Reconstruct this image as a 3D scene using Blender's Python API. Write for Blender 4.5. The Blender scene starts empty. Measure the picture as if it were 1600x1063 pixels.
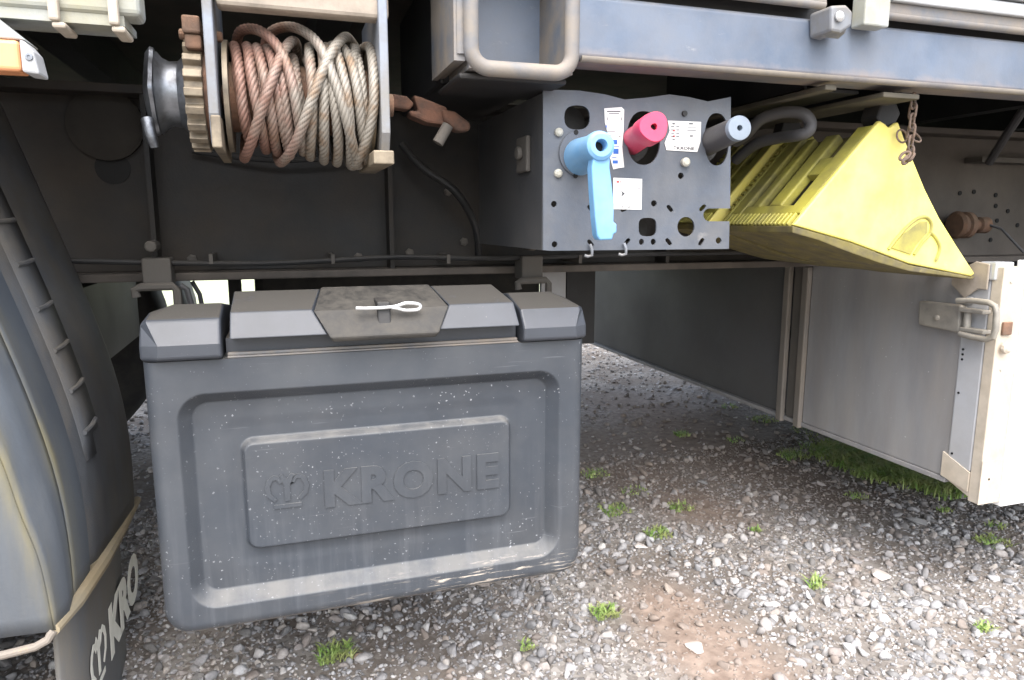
import bpy, bmesh, math, random
import numpy as np
from mathutils import Vector, Matrix
random.seed(7); rng = np.random.default_rng(11)
S = bpy.context.scene; COL = S.collection
PI = math.pi; R = math.radians

# ---------------------------------------------------------------- camera, sky, sun, exposure
H = 0.95; FPX = 1100.0; PITCH = R(9.5); YAW = R(18)
cam = bpy.data.cameras.new('camera'); camo = bpy.data.objects.new('camera', cam); COL.objects.link(camo)
cam.sensor_width = 36; cam.lens = FPX/1600*36; cam.clip_end = 800; cam.clip_start = .02
camo.location = (0, 0, H); camo.rotation_euler = (PI/2-PITCH, 0, -YAW); S.camera = camo
W = bpy.data.worlds.new('World'); S.world = W; W.use_nodes = True
nt = W.node_tree; bg = nt.nodes['Background']; sk = nt.nodes.new('ShaderNodeTexSky')
SUN_EL, SUN_AZ = R(58), R(192)         # azimuth clockwise from +Y: behind the camera, to its left
sk.sky_type = 'NISHITA'; sk.sun_disc = False; sk.sun_elevation = SUN_EL; sk.sun_rotation = SUN_AZ
sk.air_density = 1.0; sk.dust_density = 3.5; sk.ozone_density = 1.0
hs = nt.nodes.new('ShaderNodeHueSaturation'); hs.inputs['Saturation'].default_value = .55       # thin overcast: a paler sky
nt.links.new(sk.outputs[0], hs.inputs['Color']); nt.links.new(hs.outputs[0], bg.inputs[0]); bg.inputs[1].default_value = .15
sun = bpy.data.lights.new('sun', 'SUN'); sun.energy = 1.15; sun.angle = R(80); sun.color = (1, .965, .93)
suno = bpy.data.objects.new('sun', sun); COL.objects.link(suno)
d = Vector((math.sin(SUN_AZ)*math.cos(SUN_EL), math.cos(SUN_AZ)*math.cos(SUN_EL), math.sin(SUN_EL)))
suno.rotation_euler = d.to_track_quat('Z', 'Y').to_euler(); suno.location = d*30
S.view_settings.view_transform = 'Standard'; S.view_settings.look = 'None'
S.view_settings.exposure = 1.8; S.view_settings.gamma = 1; S.view_settings.use_curve_mapping = False

# ---------------------------------------------------------------- measuring helper (photo reading -> world point)
fw = Vector((math.sin(YAW)*math.cos(PITCH), math.cos(YAW)*math.cos(PITCH), -math.sin(PITCH)))
rt = Vector((math.cos(YAW), -math.sin(YAW), 0)); up = rt.cross(fw); C0 = Vector((0, 0, H))
def ray(x, y): return fw + rt*((x-800)/FPX) - up*((y-531.5)/FPX)
def PY(x, y, Y): r = ray(x, y); return C0 + r*(Y/r.y)
def PX(x, y, X): r = ray(x, y); return C0 + r*(X/r.x)
def PZ(x, y, Z=0): r = ray(x, y); return C0 + r*((Z-H)/r.z)

# ---------------------------------------------------------------- materials
def mat(name, c1, c2=None, rough=.5, metal=0., scale=12., dust=None, top=.0, amount=.0, dscale=6., bump=.2, bscale=180., spec=.5,
        specks=None, stretch=(1, 1, 1), lo=.4, hi=.65, rust=None, rust_lo=.6, grad=None, ulo=.1, uhi=.9):
    m = bpy.data.materials.new(name); m.use_nodes = True; t = m.node_tree; N = t.nodes; L = t.links
    b = N['Principled BSDF']; b.inputs['Roughness'].default_value = rough; b.inputs['Metallic'].default_value = metal
    b.inputs['Specular IOR Level'].default_value = spec
    tc = N.new('ShaderNodeTexCoord'); mp = N.new('ShaderNodeMapping'); mp.inputs['Scale'].default_value = stretch
    L.new(tc.outputs['Object'], mp.inputs[0]); co = mp.outputs[0]
    def noise(s, det=6, r=.6, c=None):
        n = N.new('ShaderNodeTexNoise'); n.inputs['Scale'].default_value = s; n.inputs['Detail'].default_value = det
        n.inputs['Roughness'].default_value = r; L.new(c or co, n.inputs['Vector']); return n.outputs['Fac']
    def mr(v, a, b_, c=0., d_=1.):
        n = N.new('ShaderNodeMapRange'); n.inputs[1].default_value = a; n.inputs[2].default_value = b_
        n.inputs[3].default_value = c; n.inputs[4].default_value = d_; L.new(v, n.inputs[0]); return n.outputs[0]
    def mth(op, a, b_):
        n = N.new('ShaderNodeMath'); n.operation = op
        for i, v in enumerate((a, b_)):
            if isinstance(v, (int, float)): n.inputs[i].default_value = v
            else: L.new(v, n.inputs[i])
        return n.outputs[0]
    def mix(f, a, b_):
        n = N.new('ShaderNodeMix'); n.data_type = 'RGBA'
        L.new(f, n.inputs[0])
        for i, v in ((6, a), (7, b_)):
            if isinstance(v, (tuple, list)): n.inputs[i].default_value = (*v[:3], 1)
            else: L.new(v, n.inputs[i])
        return n.outputs[2]
    c2 = c2 or tuple(x*.75 for x in c1)
    col = mix(mr(noise(scale), lo, hi), c1, c2)
    if rust: col = mix(mr(noise(scale*1.7, 8, .7, tc.outputs['Object']), rust_lo, rust_lo+.07), col, rust)
    if dust:
        geo = N.new('ShaderNodeNewGeometry'); sp = N.new('ShaderNodeSeparateXYZ'); L.new(geo.outputs['Normal'], sp.inputs[0])
        u = mr(sp.outputs[2], ulo, uhi, 0, top)
        f = mth('ADD', mth('MULTIPLY', mr(noise(dscale, 8, .65), .38, .72), amount), mth('MULTIPLY', u, mr(noise(dscale*4, 6), .2, .6)))
        f = mth('MINIMUM', f, 1.); col = mix(f, col, dust)
        L.new(mr(f, 0, 1, rough, min(1, rough+.35)), b.inputs['Roughness'])
    if specks:
        v = N.new('ShaderNodeTexVoronoi'); v.inputs['Scale'].default_value = specks[1]; v.inputs['Randomness'].default_value = 1
        ds = N.new('ShaderNodeVectorMath'); ds.operation = 'ADD'
        L.new(tc.outputs['Object'], ds.inputs[0])
        nn = N.new('ShaderNodeTexNoise'); nn.inputs['Scale'].default_value = 300; L.new(tc.outputs['Object'], nn.inputs['Vector'])
        sc_ = N.new('ShaderNodeVectorMath'); sc_.operation = 'SCALE'; sc_.inputs['Scale'].default_value = .006
        L.new(nn.outputs['Color'], sc_.inputs[0]); L.new(sc_.outputs[0], ds.inputs[1]); L.new(ds.outputs[0], v.inputs['Vector'])
        sz = mr(v.outputs['Color'], .35, 1., 0, specks[2])
        near = mth('LESS_THAN', v.outputs['Distance'], sz)
        f = mth('MULTIPLY', near, mr(noise(7, 3, .5, tc.outputs['Object']), .35, .65, .1, specks[3]))
        col = mix(f, col, specks[0])
    if grad: col = grad(N, L, tc, mix, mr, mth, noise, col)
    L.new(col, b.inputs['Base Color'])
    bp = N.new('ShaderNodeBump'); bp.inputs['Strength'].default_value = bump; bp.inputs['Distance'].default_value = .002
    L.new(noise(bscale, 5, .6, tc.outputs['Object']), bp.inputs['Height']); L.new(bp.outputs[0], b.inputs['Normal'])
    return m
def flat(name, c, rough=.6, spec=.3):
    return mat(name, c, tuple(x*.9 for x in c), rough=rough, bump=.05, spec=spec)

DUST = (.33, .29, .23); TAN = (.42, .35, .25)
def lower_dust(z0, z1, colr, amt):
    """mud and dust thrown on the lower edge of a thing (a stain with a shape of its own, in world-high object coordinates)"""
    def g(N, L, tc, mix, mr, mth, noise, col):
        s = N.new('ShaderNodeSeparateXYZ'); L.new(tc.outputs['Object'], s.inputs[0])
        a = mth('ADD', s.outputs[2], mth('MULTIPLY', mth('SUBTRACT', noise(14, 6), .5), .05))
        return mix(mr(a, z0, z1, amt, 0), col, colr)
    return g
M = {}
M['blue_steel'] = mat('blue_grey_paint', (.150, .180, .235), (.105, .13, .175), rough=.38, scale=7, dust=(.30, .29, .27), top=.5, amount=.45, bump=.12,
                      dscale=9, rust=(.36, .27, .19), rust_lo=.70, spec=.55)
def scuffs(N, L, tc, mix, mr, mth, noise, col):
    mp = N.new('ShaderNodeMapping'); mp.inputs['Scale'].default_value = (10, 10, 34); mp.inputs['Rotation'].default_value = (0, R(48), 0); L.new(tc.outputs['Object'], mp.inputs[0])
    f = mth('MULTIPLY', mr(noise(1., 7, .8, mp.outputs[0]), .62, .70), .35); s = N.new('ShaderNodeSeparateXYZ'); L.new(tc.outputs['Object'], s.inputs[0])
    col = mix(f, col, (.42, .40, .38))
    a = mth('ADD', s.outputs[2], mth('MULTIPLY', mth('SUBTRACT', noise(12, 5), .5), .06))
    return mix(mr(a, 1.205, 1.232, .8, 0), col, (.30, .235, .19))
M['rave_paint'] = mat('scuffed_blue_grey_paint', (.13, .165, .225), (.085, .112, .16), rough=.42, scale=6, dust=(.20, .19, .18), top=.5, amount=.4, bump=.12, dscale=7, grad=scuffs)
M['black_steel'] = mat('black_chassis_paint', (.013, .0135, .015), (.019, .02, .022), rough=.55, dust=(.07, .062, .052), top=.7, amount=.25, dscale=5)
def brown_end(N, L, tc, mix, mr, mth, noise, col):
    s = N.new('ShaderNodeSeparateXYZ'); L.new(tc.outputs['Object'], s.inputs[0])
    return mix(mth('MULTIPLY', mr(s.outputs[0], -.2, .6), mr(noise(6), .2, .7, .4, 1)), col, (.13, .11, .092))
M['beam_paint'] = mat('main_beam_paint', (.009, .0095, .010), (.015, .0155, .0165), rough=.6, dust=(.07, .056, .043), top=.8, amount=.7, dscale=4, grad=brown_end)
M['dusty_steel'] = mat('dusty_steel', (.10, .092, .082), (.06, .057, .054), rough=.75, dust=(.20, .175, .145), top=.4, amount=.5, rust=(.15, .07, .04), rust_lo=.66)
M['tan_edge'] = mat('tan_dusty_paint', (.34, .29, .235), (.22, .19, .155), rough=.7, dust=(.40, .34, .27), top=.5, amount=.5, rust=(.2, .13, .08), rust_lo=.68, scale=25)
M['lip_dirt'] = mat('dirty_lip', (.20, .175, .15), (.13, .125, .13), rough=.7, scale=14, dust=(.30, .26, .19), amount=.6, rust=(.2, .06, .05), rust_lo=.72)
M['tan_blue'] = mat('mud_washed_blue_paint', (.21, .19, .165), (.12, .14, .17), rough=.55, dust=(.29, .24, .19), top=.2, amount=.7, rust=(.22, .16, .1), rust_lo=.68, scale=18)
M['flange_dust'] = mat('dusty_beam_flange', (.105, .09, .078), (.06, .053, .048), rough=.8, scale=9, dust=(.16, .135, .11), amount=.6, top=.3)
M['olive_flange'] = mat('dusty_olive_flange', (.09, .08, .06), (.06, .055, .042), rough=.8, scale=15, dust=(.14, .12, .085), amount=.4)
M['dark_rust'] = mat('dark_rust', (.13, .06, .038), (.06, .035, .027), rough=.9, scale=35, dust=(.16, .11, .07), amount=.3, bump=.6)
M['grey_metal'] = mat('pale_grey_steel', (.23, .26, .31), (.15, .16, .175), rough=.45, metal=.25, dust=DUST, top=.4, amount=.5, rust=(.25, .15, .1), rust_lo=.67)
M['bright_steel'] = mat('worn_bright_steel', (.26, .28, .31), (.07, .072, .078), rough=.38, metal=.9, scale=20, dust=(.2, .17, .14), top=.1, amount=.2)
M['gear'] = mat('tan_greased_gear', (.25, .21, .155), (.13, .11, .085), rough=.5, metal=.35, dust=(.45, .36, .24), amount=.4, top=.2, scale=40)
M['rust'] = mat('brown_rust', (.20, .105, .065), (.10, .06, .045), rough=.85, scale=30, dust=(.25, .18, .12), amount=.4, top=.4, bump=.6)
M['rust_chain'] = mat('rusty_chain', (.17, .115, .085), (.09, .07, .06), rough=.75, scale=60, bump=.5)
def rope_col(N, L, tc, mix, mr, mth, noise, col):
    s = N.new('ShaderNodeSeparateXYZ'); L.new(tc.outputs['Object'], s.inputs[0])
    a = mth('ADD', s.outputs[0], mth('MULTIPLY', mth('SUBTRACT', noise(22, 4), .5), .20))
    g = N.new('ShaderNodeAttribute'); g.attribute_name = 'groove_shade'
    c_ = mix(mr(a, -.065, .025), col, mix(mr(noise(30, 5), .5, .68), (.30, .275, .235), (.24, .165, .105)))
    return mix(mth('MULTIPLY', g.outputs['Fac'], .9), c_, (.035, .026, .02))  # shade between the strands, darkened into the rope colour
M['rope'] = mat('wire_rope_steel', (.29, .17, .135), (.20, .11, .08), rough=.5, metal=.25, scale=40, bump=.3, bscale=900, grad=rope_col)
def scrape(N, L, tc, mix, mr, mth, noise, col):
    # grazed light plastic along the lower edge of the front
    mp = N.new('ShaderNodeMapping'); mp.inputs['Scale'].default_value = (10, 10, 150); mp.inputs['Rotation'].default_value = (0, R(-6), 0)
    L.new(tc.outputs['Object'], mp.inputs[0]); s = N.new('ShaderNodeSeparateXYZ'); L.new(tc.outputs['Object'], s.inputs[0])
    n = noise(1.0, 5, .75, mp.outputs[0])
    band = mth('MULTIPLY', mr(s.outputs[2], .042, .022), mr(s.outputs[0], -.15, .05))
    n2 = noise(9, 3, .5, tc.outputs['Object'])
    f = mth('MULTIPLY', mr(n, .55, .60), mth('MULTIPLY', band, mr(n2, .40, .52)))
    col = mix(f, col, (.50, .44, .37))
    # run-down dust marks under the shelf of the badge
    mp2 = N.new('ShaderNodeMapping'); mp2.inputs['Scale'].default_value = (60, 10, 5); L.new(tc.outputs['Object'], mp2.inputs[0])
    f2 = mth('MULTIPLY', mr(noise(1.0, 5, .6, mp2.outputs[0]), .50, .75), mr(s.outputs[2], .30, .05, 0, .16))
    col = mix(f2, col, (.22, .23, .25))
    for k, rot in enumerate((8, -14, 31)):                    # fine pale scratches in a few directions
        m5 = N.new('ShaderNodeMapping'); m5.inputs['Scale'].default_value = (5, 5, 210); m5.inputs['Rotation'].default_value = (0, R(rot), 0); m5.inputs['Location'].default_value = (k*3.1, 0, k*7.7)
        L.new(tc.outputs['Object'], m5.inputs[0]); fs_ = mth('MULTIPLY', mr(noise(1., 3, .5, m5.outputs[0]), .69, .73), mr(noise(5+k, 2, .5, tc.outputs['Object']), .5, .62, 0, .5))
        col = mix(fs_, col, (.22, .23, .25))
    return mix(mth('MULTIPLY', mr(s.outputs[2], -.004, -.013), .6), col, (.30, .24, .18))
M['box_plastic'] = mat('black_grained_plastic', (.046, .054, .066), (.032, .038, .048), rough=.42, scale=3.5, bump=.25, bscale=1500, spec=.5,
                       dust=(.17, .165, .155), top=.7, amount=.22, dscale=5, specks=((.30, .31, .33), 150, .26, .9), grad=scrape)
M['lid_plastic'] = mat('dusty_shaded_lid_plastic', (.042, .048, .060), (.033, .038, .047), rough=.42, scale=10, bump=.2, bscale=1200, spec=.6,
                       dust=(.050, .046, .040), top=2.2, amount=.06, dscale=8, ulo=.86, uhi=.96, specks=((.30, .28, .25), 110, .14, .5))  # flat tops browned in colour for the frame's shade; pale specks are dust
M['latch_plastic'] = mat('mud_splashed_latch', (.028, .027, .025), (.02, .0195, .019), rough=.6, scale=40, dust=(.10, .09, .075), top=.2, amount=.5, dscale=25)
M['guard_plastic'] = mat('grey_mudguard_plastic', (.10, .108, .12), (.055, .058, .064), rough=.6, scale=5, bump=.4, bscale=400, dust=(.17, .145, .11), top=.2,
                         amount=.75, dscale=7, stretch=(3, 1, .6))
def streaks(N, L, tc, mix, mr, mth, noise, col):
    g = N.new('ShaderNodeAttribute'); g.attribute_name = 'streak'
    mp = N.new('ShaderNodeMapping'); mp.inputs['Scale'].default_value = (30, 30, 4); L.new(tc.outputs['Object'], mp.inputs[0])
    f = mth('MULTIPLY', mr(g.outputs['Fac'], .0, 1., 0, .75), mr(noise(1., 6, .6, mp.outputs[0]), .36, .66))
    return mix(f, col, mix(mr(noise(9), .4, .6), (.25, .21, .09), (.18, .16, .10)))
M['guard_side'] = mat('pale_mudguard_side', (.10, .118, .142), (.062, .073, .09), rough=.6, scale=3, bump=.2, dust=(.13, .135, .135), amount=.5, top=.1, dscale=5, stretch=(3, 1, .6), grad=streaks)
M['guard_streak'] = mat('yellow_lichen_streak', (.42, .36, .20), (.25, .24, .2), rough=.8, scale=14, stretch=(4, 1, 1))
M['rubber'] = mat('black_rubber', (.03, .03, .032), (.045, .044, .042), rough=.7, dust=(.12, .11, .09), amount=.4, top=.3)
M['flap'] = mat('rubber_mudflap', (.095, .10, .107), (.06, .062, .065), rough=.6, dust=(.25, .22, .17), amount=.7, top=.2, dscale=6, stretch=(1, 1, .4))
M['hose'] = mat('grey_black_hose', (.06, .06, .066), (.045, .045, .05), rough=.5, dust=(.12, .11, .1), amount=.4, top=.5)
M['valve_face'] = mat('grey_blue_panel_paint', (.105, .122, .152), (.07, .082, .104), rough=.40, scale=7, dust=(.17, .165, .155), amount=.5, top=.5, dscale=10, specks=((.26, .26, .27), 90, .14, .7), rust=(.20, .20, .205), rust_lo=.64)
M['valve_side'] = mat('dark_panel_side', (.05, .052, .056), (.04, .041, .045), rough=.6, dust=(.12, .115, .105), amount=.5, top=.4)
M['blue_knob'] = mat('light_blue_plastic', (.15, .36, .62), (.18, .40, .66), rough=.42, bump=.05, scale=14, dust=(.30, .38, .44), amount=.35, top=.2, dscale=18)
M['red_knob'] = mat('faded_red_plastic', (.68, .055, .13), (.60, .045, .11), rough=.45, bump=.05, scale=25, dust=(.55, .2, .22), amount=.2, top=.2)
M['grey_knob'] = mat('grey_plastic', (.20, .24, .29), (.16, .19, .23), rough=.45, bump=.05)
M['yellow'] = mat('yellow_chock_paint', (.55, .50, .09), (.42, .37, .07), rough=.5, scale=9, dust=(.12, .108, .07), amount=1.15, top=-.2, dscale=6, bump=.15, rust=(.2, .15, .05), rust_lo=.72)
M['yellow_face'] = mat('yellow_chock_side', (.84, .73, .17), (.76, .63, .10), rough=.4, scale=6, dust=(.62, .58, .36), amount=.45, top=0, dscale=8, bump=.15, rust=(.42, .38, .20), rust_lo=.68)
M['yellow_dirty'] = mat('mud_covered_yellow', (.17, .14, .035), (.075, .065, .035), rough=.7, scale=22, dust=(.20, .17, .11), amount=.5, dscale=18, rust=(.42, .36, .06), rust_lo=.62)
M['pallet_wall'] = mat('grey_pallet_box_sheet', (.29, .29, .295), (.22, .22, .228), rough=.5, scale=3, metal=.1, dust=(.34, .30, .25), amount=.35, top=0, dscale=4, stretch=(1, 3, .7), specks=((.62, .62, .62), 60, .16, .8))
M['pallet_shaded'] = mat('shaded_grey_pallet_sheet', (.085, .085, .087), (.06, .06, .062), rough=.55, scale=3, dust=(.11, .10, .09), amount=.4, dscale=4)  # same grey sheet, shade under the main beam put into its colour
M['white_panel'] = mat('white_door_panel', (.80, .80, .79), (.76, .76, .75), rough=.4, bump=.03)
M['grey_strip'] = mat('grey_corner_strip', (.40, .41, .43), (.33, .335, .35), rough=.45, scale=8, dust=(.36, .32, .27), amount=.4, bump=.1)
M['lip_tan'] = mat('tan_stained_lip', (.27, .215, .13), (.19, .16, .11), rough=.75, scale=18, dust=(.34, .30, .22), amount=.5, rust=(.30, .25, .08), rust_lo=.6)
M['dusty_post'] = mat('dusty_wall_post', (.20, .18, .16), (.14, .13, .12), rough=.7, scale=12, dust=(.34, .28, .21), amount=.5, rust=(.3, .2, .12), rust_lo=.66)
M['cream'] = mat('cream_weathered_edge', (.52, .46, .38), (.40, .355, .29), rough=.6, scale=20, dust=(.5, .42, .32), amount=.5, dscale=12, rust=(.32, .24, .18), rust_lo=.7)
M['pale_rail'] = mat('pale_painted_rail', (.36, .39, .40), (.25, .27, .26), rough=.45, scale=8, dust=(.38, .34, .20), amount=.7, top=-.3, dscale=9, rust=(.42, .36, .2), rust_lo=.7)
M['orange'] = mat('orange_marker_lens', (.80, .36, .17), (.76, .32, .14), rough=.25, bump=.02)
M['lamp_housing'] = flat('grey_lamp_housing', (.42, .43, .44))
M['paper'] = flat('white_sticker', (.78, .78, .76)); M['ink'] = flat('dark_print', (.06, .06, .07)); M['ink_blue'] = flat('blue_print', (.05, .15, .5))
M['ink_red'] = flat('red_print', (.6, .1, .1)); M['flap_print'] = mat('worn_white_print', (.78, .78, .72), (.66, .66, .6), rough=.7)
M['hole'] = flat('black_inside', (.01, .01, .01)); M['aluminium'] = mat('aluminium_side_board', (.62, .64, .66), (.5, .52, .54), rough=.35, metal=.35, dust=DUST, amount=.25, bump=.05)
M['zinc'] = mat('zinc_pin', (.75, .76, .76), (.55, .56, .56), rough=.3, metal=.6, bump=.05)
M['bolt'] = mat('beige_plastic_bolt', (.46, .45, .39), (.36, .35, .3), rough=.5)
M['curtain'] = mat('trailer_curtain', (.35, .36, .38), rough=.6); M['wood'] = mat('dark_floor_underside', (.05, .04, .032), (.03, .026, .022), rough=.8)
M['zinc_bracket'] = mat('dusty_galvanised_bracket', (.28, .265, .235), (.19, .18, .165), rough=.55, metal=.3, scale=25, dust=(.42, .37, .29), amount=.5, top=.3)

# ---------------------------------------------------------------- mesh helpers
class MB:
    def __init__(s): s.v = []; s.f = []
    def add(s, vs, fs):
        n = len(s.v); s.v += [tuple(v) for v in vs]; s.f += [tuple(i+n for i in f) for f in fs]; return s
    def box(s, a, b, rot=None, about=None):
        (x0, y0, z0), (x1, y1, z1) = a, b
        vs = [Vector(p) for p in ((x0,y0,z0),(x1,y0,z0),(x1,y1,z0),(x0,y1,z0),(x0,y0,z1),(x1,y0,z1),(x1,y1,z1),(x0,y1,z1))]
        if rot:
            c = Vector(about) if about else (Vector(a)+Vector(b))/2
            vs = [c + rot @ (v-c) for v in vs]
        return s.add(vs, [(0,3,2,1),(4,5,6,7),(0,1,5,4),(1,2,6,5),(2,3,7,6),(3,0,4,7)])
    def prism(s, pts, axis, a, b):
        """closed outline pts (two coordinates) extruded along axis from a to b"""
        def w(p, t): return (t, p[0], p[1]) if axis == 'x' else ((p[0], t, p[1]) if axis == 'y' else (p[0], p[1], t))
        n = len(pts); vs = [w(p, a) for p in pts]+[w(p, b) for p in pts]
        return s.add(vs, [tuple(range(n)), tuple(range(2*n-1, n-1, -1))]+[(i, i+n, (i+1) % n+n, (i+1) % n) for i in range(n)])
    def lathe(s, prof, c, axis, seg=32, wob=None):
        """prof: (t along axis, radius); c centre of axis; wob(angle, t) multiplies the radius"""
        c = Vector(c); A = Vector(axis).normalized(); U = A.orthogonal().normalized(); V = A.cross(U); vs = []; fs = []
        for t, r in prof:
            for k in range(seg):
                a = 2*PI*k/seg; rr = r*(wob(a, t) if wob else 1); vs.append(c+A*t+(U*math.cos(a)+V*math.sin(a))*rr)
        for i in range(len(prof)-1):
            for k in range(seg): fs.append((i*seg+k, i*seg+(k+1) % seg, (i+1)*seg+(k+1) % seg, (i+1)*seg+k))
        fs.append(tuple(range(seg-1, -1, -1))); fs.append(tuple((len(prof)-1)*seg+k for k in range(seg)))
        return s.add(vs, fs)
    def cyl(s, a, b, r, seg=20, r2=None):
        a = Vector(a); b = Vector(b); return s.lathe([(0, r), ((b-a).length, r if r2 is None else r2)], a, b-a, seg)
    def tube(s, pts, r, seg=10, closed=False):
        pts = [Vector(p) for p in pts]; n = len(pts); vs = []; fs = []; Np = None
        for i in range(n):
            t = (pts[(i+1) % n]-pts[i-1]) if closed else (pts[min(i+1, n-1)]-pts[max(i-1, 0)])
            t.normalize()
            Np = t.orthogonal() if Np is None else (Np-t*Np.dot(t)); Np.normalize(); B = t.cross(Np)
            rr = r[i] if isinstance(r, (list, tuple)) else r
            vs += [pts[i]+(Np*math.cos(2*PI*k/seg)+B*math.sin(2*PI*k/seg))*rr for k in range(seg)]
        m = n if closed else n-1
        for i in range(m):
            j = (i+1) % n
            for k in range(seg): fs.append((i*seg+k, i*seg+(k+1) % seg, j*seg+(k+1) % seg, j*seg+k))
        if not closed: fs.append(tuple(range(seg-1, -1, -1))); fs.append(tuple((n-1)*seg+k for k in range(seg)))
        return s.add(vs, fs)
def smooth_path(pts, n=8):
    out = []; P_ = [pts[0]]+pts+[pts[-1]]
    for i in range(1, len(P_)-2):
        a, b_, c_, d_ = P_[i-1:i+3]
        for t in np.linspace(0, 1, n, endpoint=False): out.append(.5*((2*b_)+(c_-a)*t+(2*a-5*b_+4*c_-d_)*t*t+(3*b_-a-3*c_+d_)*t**3))
    return out+[pts[-1]]
def wloc(o):
    v = Vector((0, 0, 0))
    while o: v += o.location; o = o.parent
    return v
def link(name, me, parent=None):
    o = bpy.data.objects.new(name, me); COL.objects.link(o)
    if parent: o.parent = parent
    return o
def obj(name, mb, m, parent=None, smooth=False, bev=0., angle=35, seg=2, loc=None):
    """one mesh object; the shape is given in world coordinates, loc is its origin when it is top-level"""
    off = wloc(parent) if parent else Vector(loc or (0, 0, 0))
    me = bpy.data.meshes.new(name); me.from_pydata([tuple(Vector(v)-off) for v in mb.v], [], mb.f); me.validate()
    bm = bmesh.new(); bm.from_mesh(me); bmesh.ops.recalc_face_normals(bm, faces=bm.faces); bm.to_mesh(me); bm.free()
    me.materials.append(M[m] if isinstance(m, str) else m)
    if smooth:
        me.polygons.foreach_set('use_smooth', [True]*len(me.polygons)); me.set_sharp_from_angle(angle=R(angle))
    o = link(name, me, parent)
    if not parent: o.location = off
    if bev:
        b = o.modifiers.new('bevel', 'BEVEL'); b.width = bev; b.segments = seg; b.limit_method = 'ANGLE'; b.angle_limit = R(40)
    return o
def tag(o, label=None, cat=None, group=None, kind=None):
    for k, v in (('label', label), ('category', cat), ('group', group), ('kind', kind)):
        if v: o[k] = v
    return o
def thing(name, loc, label, cat, group=None):
    o = bpy.data.objects.new(name, None); COL.objects.link(o); o.location = loc; o.empty_display_size = .05
    return tag(o, label, cat, group)
def take(curve_ob, name):
    dg = bpy.context.evaluated_depsgraph_get(); dg.update()
    me = bpy.data.meshes.new_from_object(curve_ob.evaluated_get(dg)); me.name = name
    cu = curve_ob.data; bpy.data.objects.remove(curve_ob); bpy.data.curves.remove(cu); return me
def me_to_mb(me, f):
    b = MB(); b.add([f(v.co) for v in me.vertices], [tuple(p.vertices) for p in me.polygons]); return b
def plate(outline, holes, th, bevel=0.):
    """flat plate with real holes: 2D loops in, mesh in its own x/y plane out, thickness th along z"""
    cu = bpy.data.curves.new('plate', 'CURVE'); cu.dimensions = '2D'; cu.fill_mode = 'BOTH'; cu.extrude = th/2
    for lp in [outline]+holes:
        sp = cu.splines.new('POLY'); sp.points.add(len(lp)-1); sp.use_cyclic_u = True
        for i, p in enumerate(lp): sp.points[i].co = (p[0], p[1], 0, 1)
    o = bpy.data.objects.new('plate', cu); COL.objects.link(o); return take(o, 'plate')
def text(body, size, ext, fat=0., spacing=1., sx=1.):
    cu = bpy.data.curves.new('text', 'FONT'); cu.body = body; cu.size = size; cu.extrude = ext; cu.offset = fat; cu.space_character = spacing
    cu.resolution_u = 4
    o = bpy.data.objects.new('text', cu); COL.objects.link(o); me = take(o, 'text')
    for v in me.vertices: v.co.x *= sx
    return me
def oval(cx, cz, rx, rz, n=28, rot=0., p=2.):
    out = []
    for k in range(n):
        a = 2*PI*k/n; c, s_ = math.cos(a), math.sin(a)
        x = rx*math.copysign(abs(c)**(2/p), c); z = rz*math.copysign(abs(s_)**(2/p), s_)
        out.append((cx+x*math.cos(rot)-z*math.sin(rot), cz+x*math.sin(rot)+z*math.cos(rot)))
    return out
def crown(w):
    """the maker's crown mark: loops in a w-wide square"""
    arcs = []
    o = [(.20,.02),(.80,.02),(.80,.12),(.20,.12)]
    left = [(.22,.20),(.06,.36),(.02,.58),(.08,.78),(.22,.90),(.36,.84),(.40,.70),(.34,.66),(.28,.78),(.20,.76),(.13,.62),(.15,.42),(.28,.26)]
    mid = [(.44,.20),(.56,.20),(.56,.62),(.70,.86),(.60,.92),(.50,.78),(.40,.92),(.34,.86),(.44,.62)]
    right = [(1-x, y) for x, y in left][::-1]
    return [[(x*w, y*w*.9) for x, y in lp] for lp in (o, left, mid, right)]
def flat_loops(loops, ext):
    cu = bpy.data.curves.new('mark', 'CURVE'); cu.dimensions = '2D'; cu.fill_mode = 'BOTH'; cu.extrude = ext
    for lp in loops:
        sp = cu.splines.new('POLY'); sp.points.add(len(lp)-1); sp.use_cyclic_u = True
        for i, p in enumerate(lp): sp.points[i].co = (p[0], p[1], 0, 1)
    o = bpy.data.objects.new('mark', cu); COL.objects.link(o); return take(o, 'mark')

# ================================================================ SETTING: ground, gravel, field
def vnoise(x, y, s, seed=0):
    """cheap value noise on arrays"""
    x = x*s+seed*17.3; y = y*s+seed*9.1; xi = np.floor(x); yi = np.floor(y); fx = x-xi; fy = y-yi
    def h(a, b): v = np.sin(a*127.1+b*311.7+seed)*43758.5453; return v-np.floor(v)
    fx = fx*fx*(3-2*fx); fy = fy*fy*(3-2*fy)
    return (h(xi, yi)*(1-fx)+h(xi+1, yi)*fx)*(1-fy)+(h(xi, yi+1)*(1-fx)+h(xi+1, yi+1)*fx)*fy
patches = [(PZ(1050, 955), .12, 1.), (PZ(1105, 1010), .14, 1.), (PZ(1150, 1050), .14, 1.), (PZ(1090, 790), .20, .85), (PZ(1000, 740), .28, .7), (PZ(1300, 770), .22, .6), (PZ(1150, 720), .45, .75), (PZ(1050, 660), .5, .65), (PZ(960, 700), .35, .5)]
def ground_h(x, y): return .012*(vnoise(x, y, 1.3, 1)-.5)+.008*(vnoise(x, y, 5, 2)-.5)+.004*(vnoise(x, y, 18, 3)-.5)
gx = np.concatenate([np.linspace(-60, -3, 14), np.arange(-2.9, 5.5, .035), np.linspace(6, 60, 14)])
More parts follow.
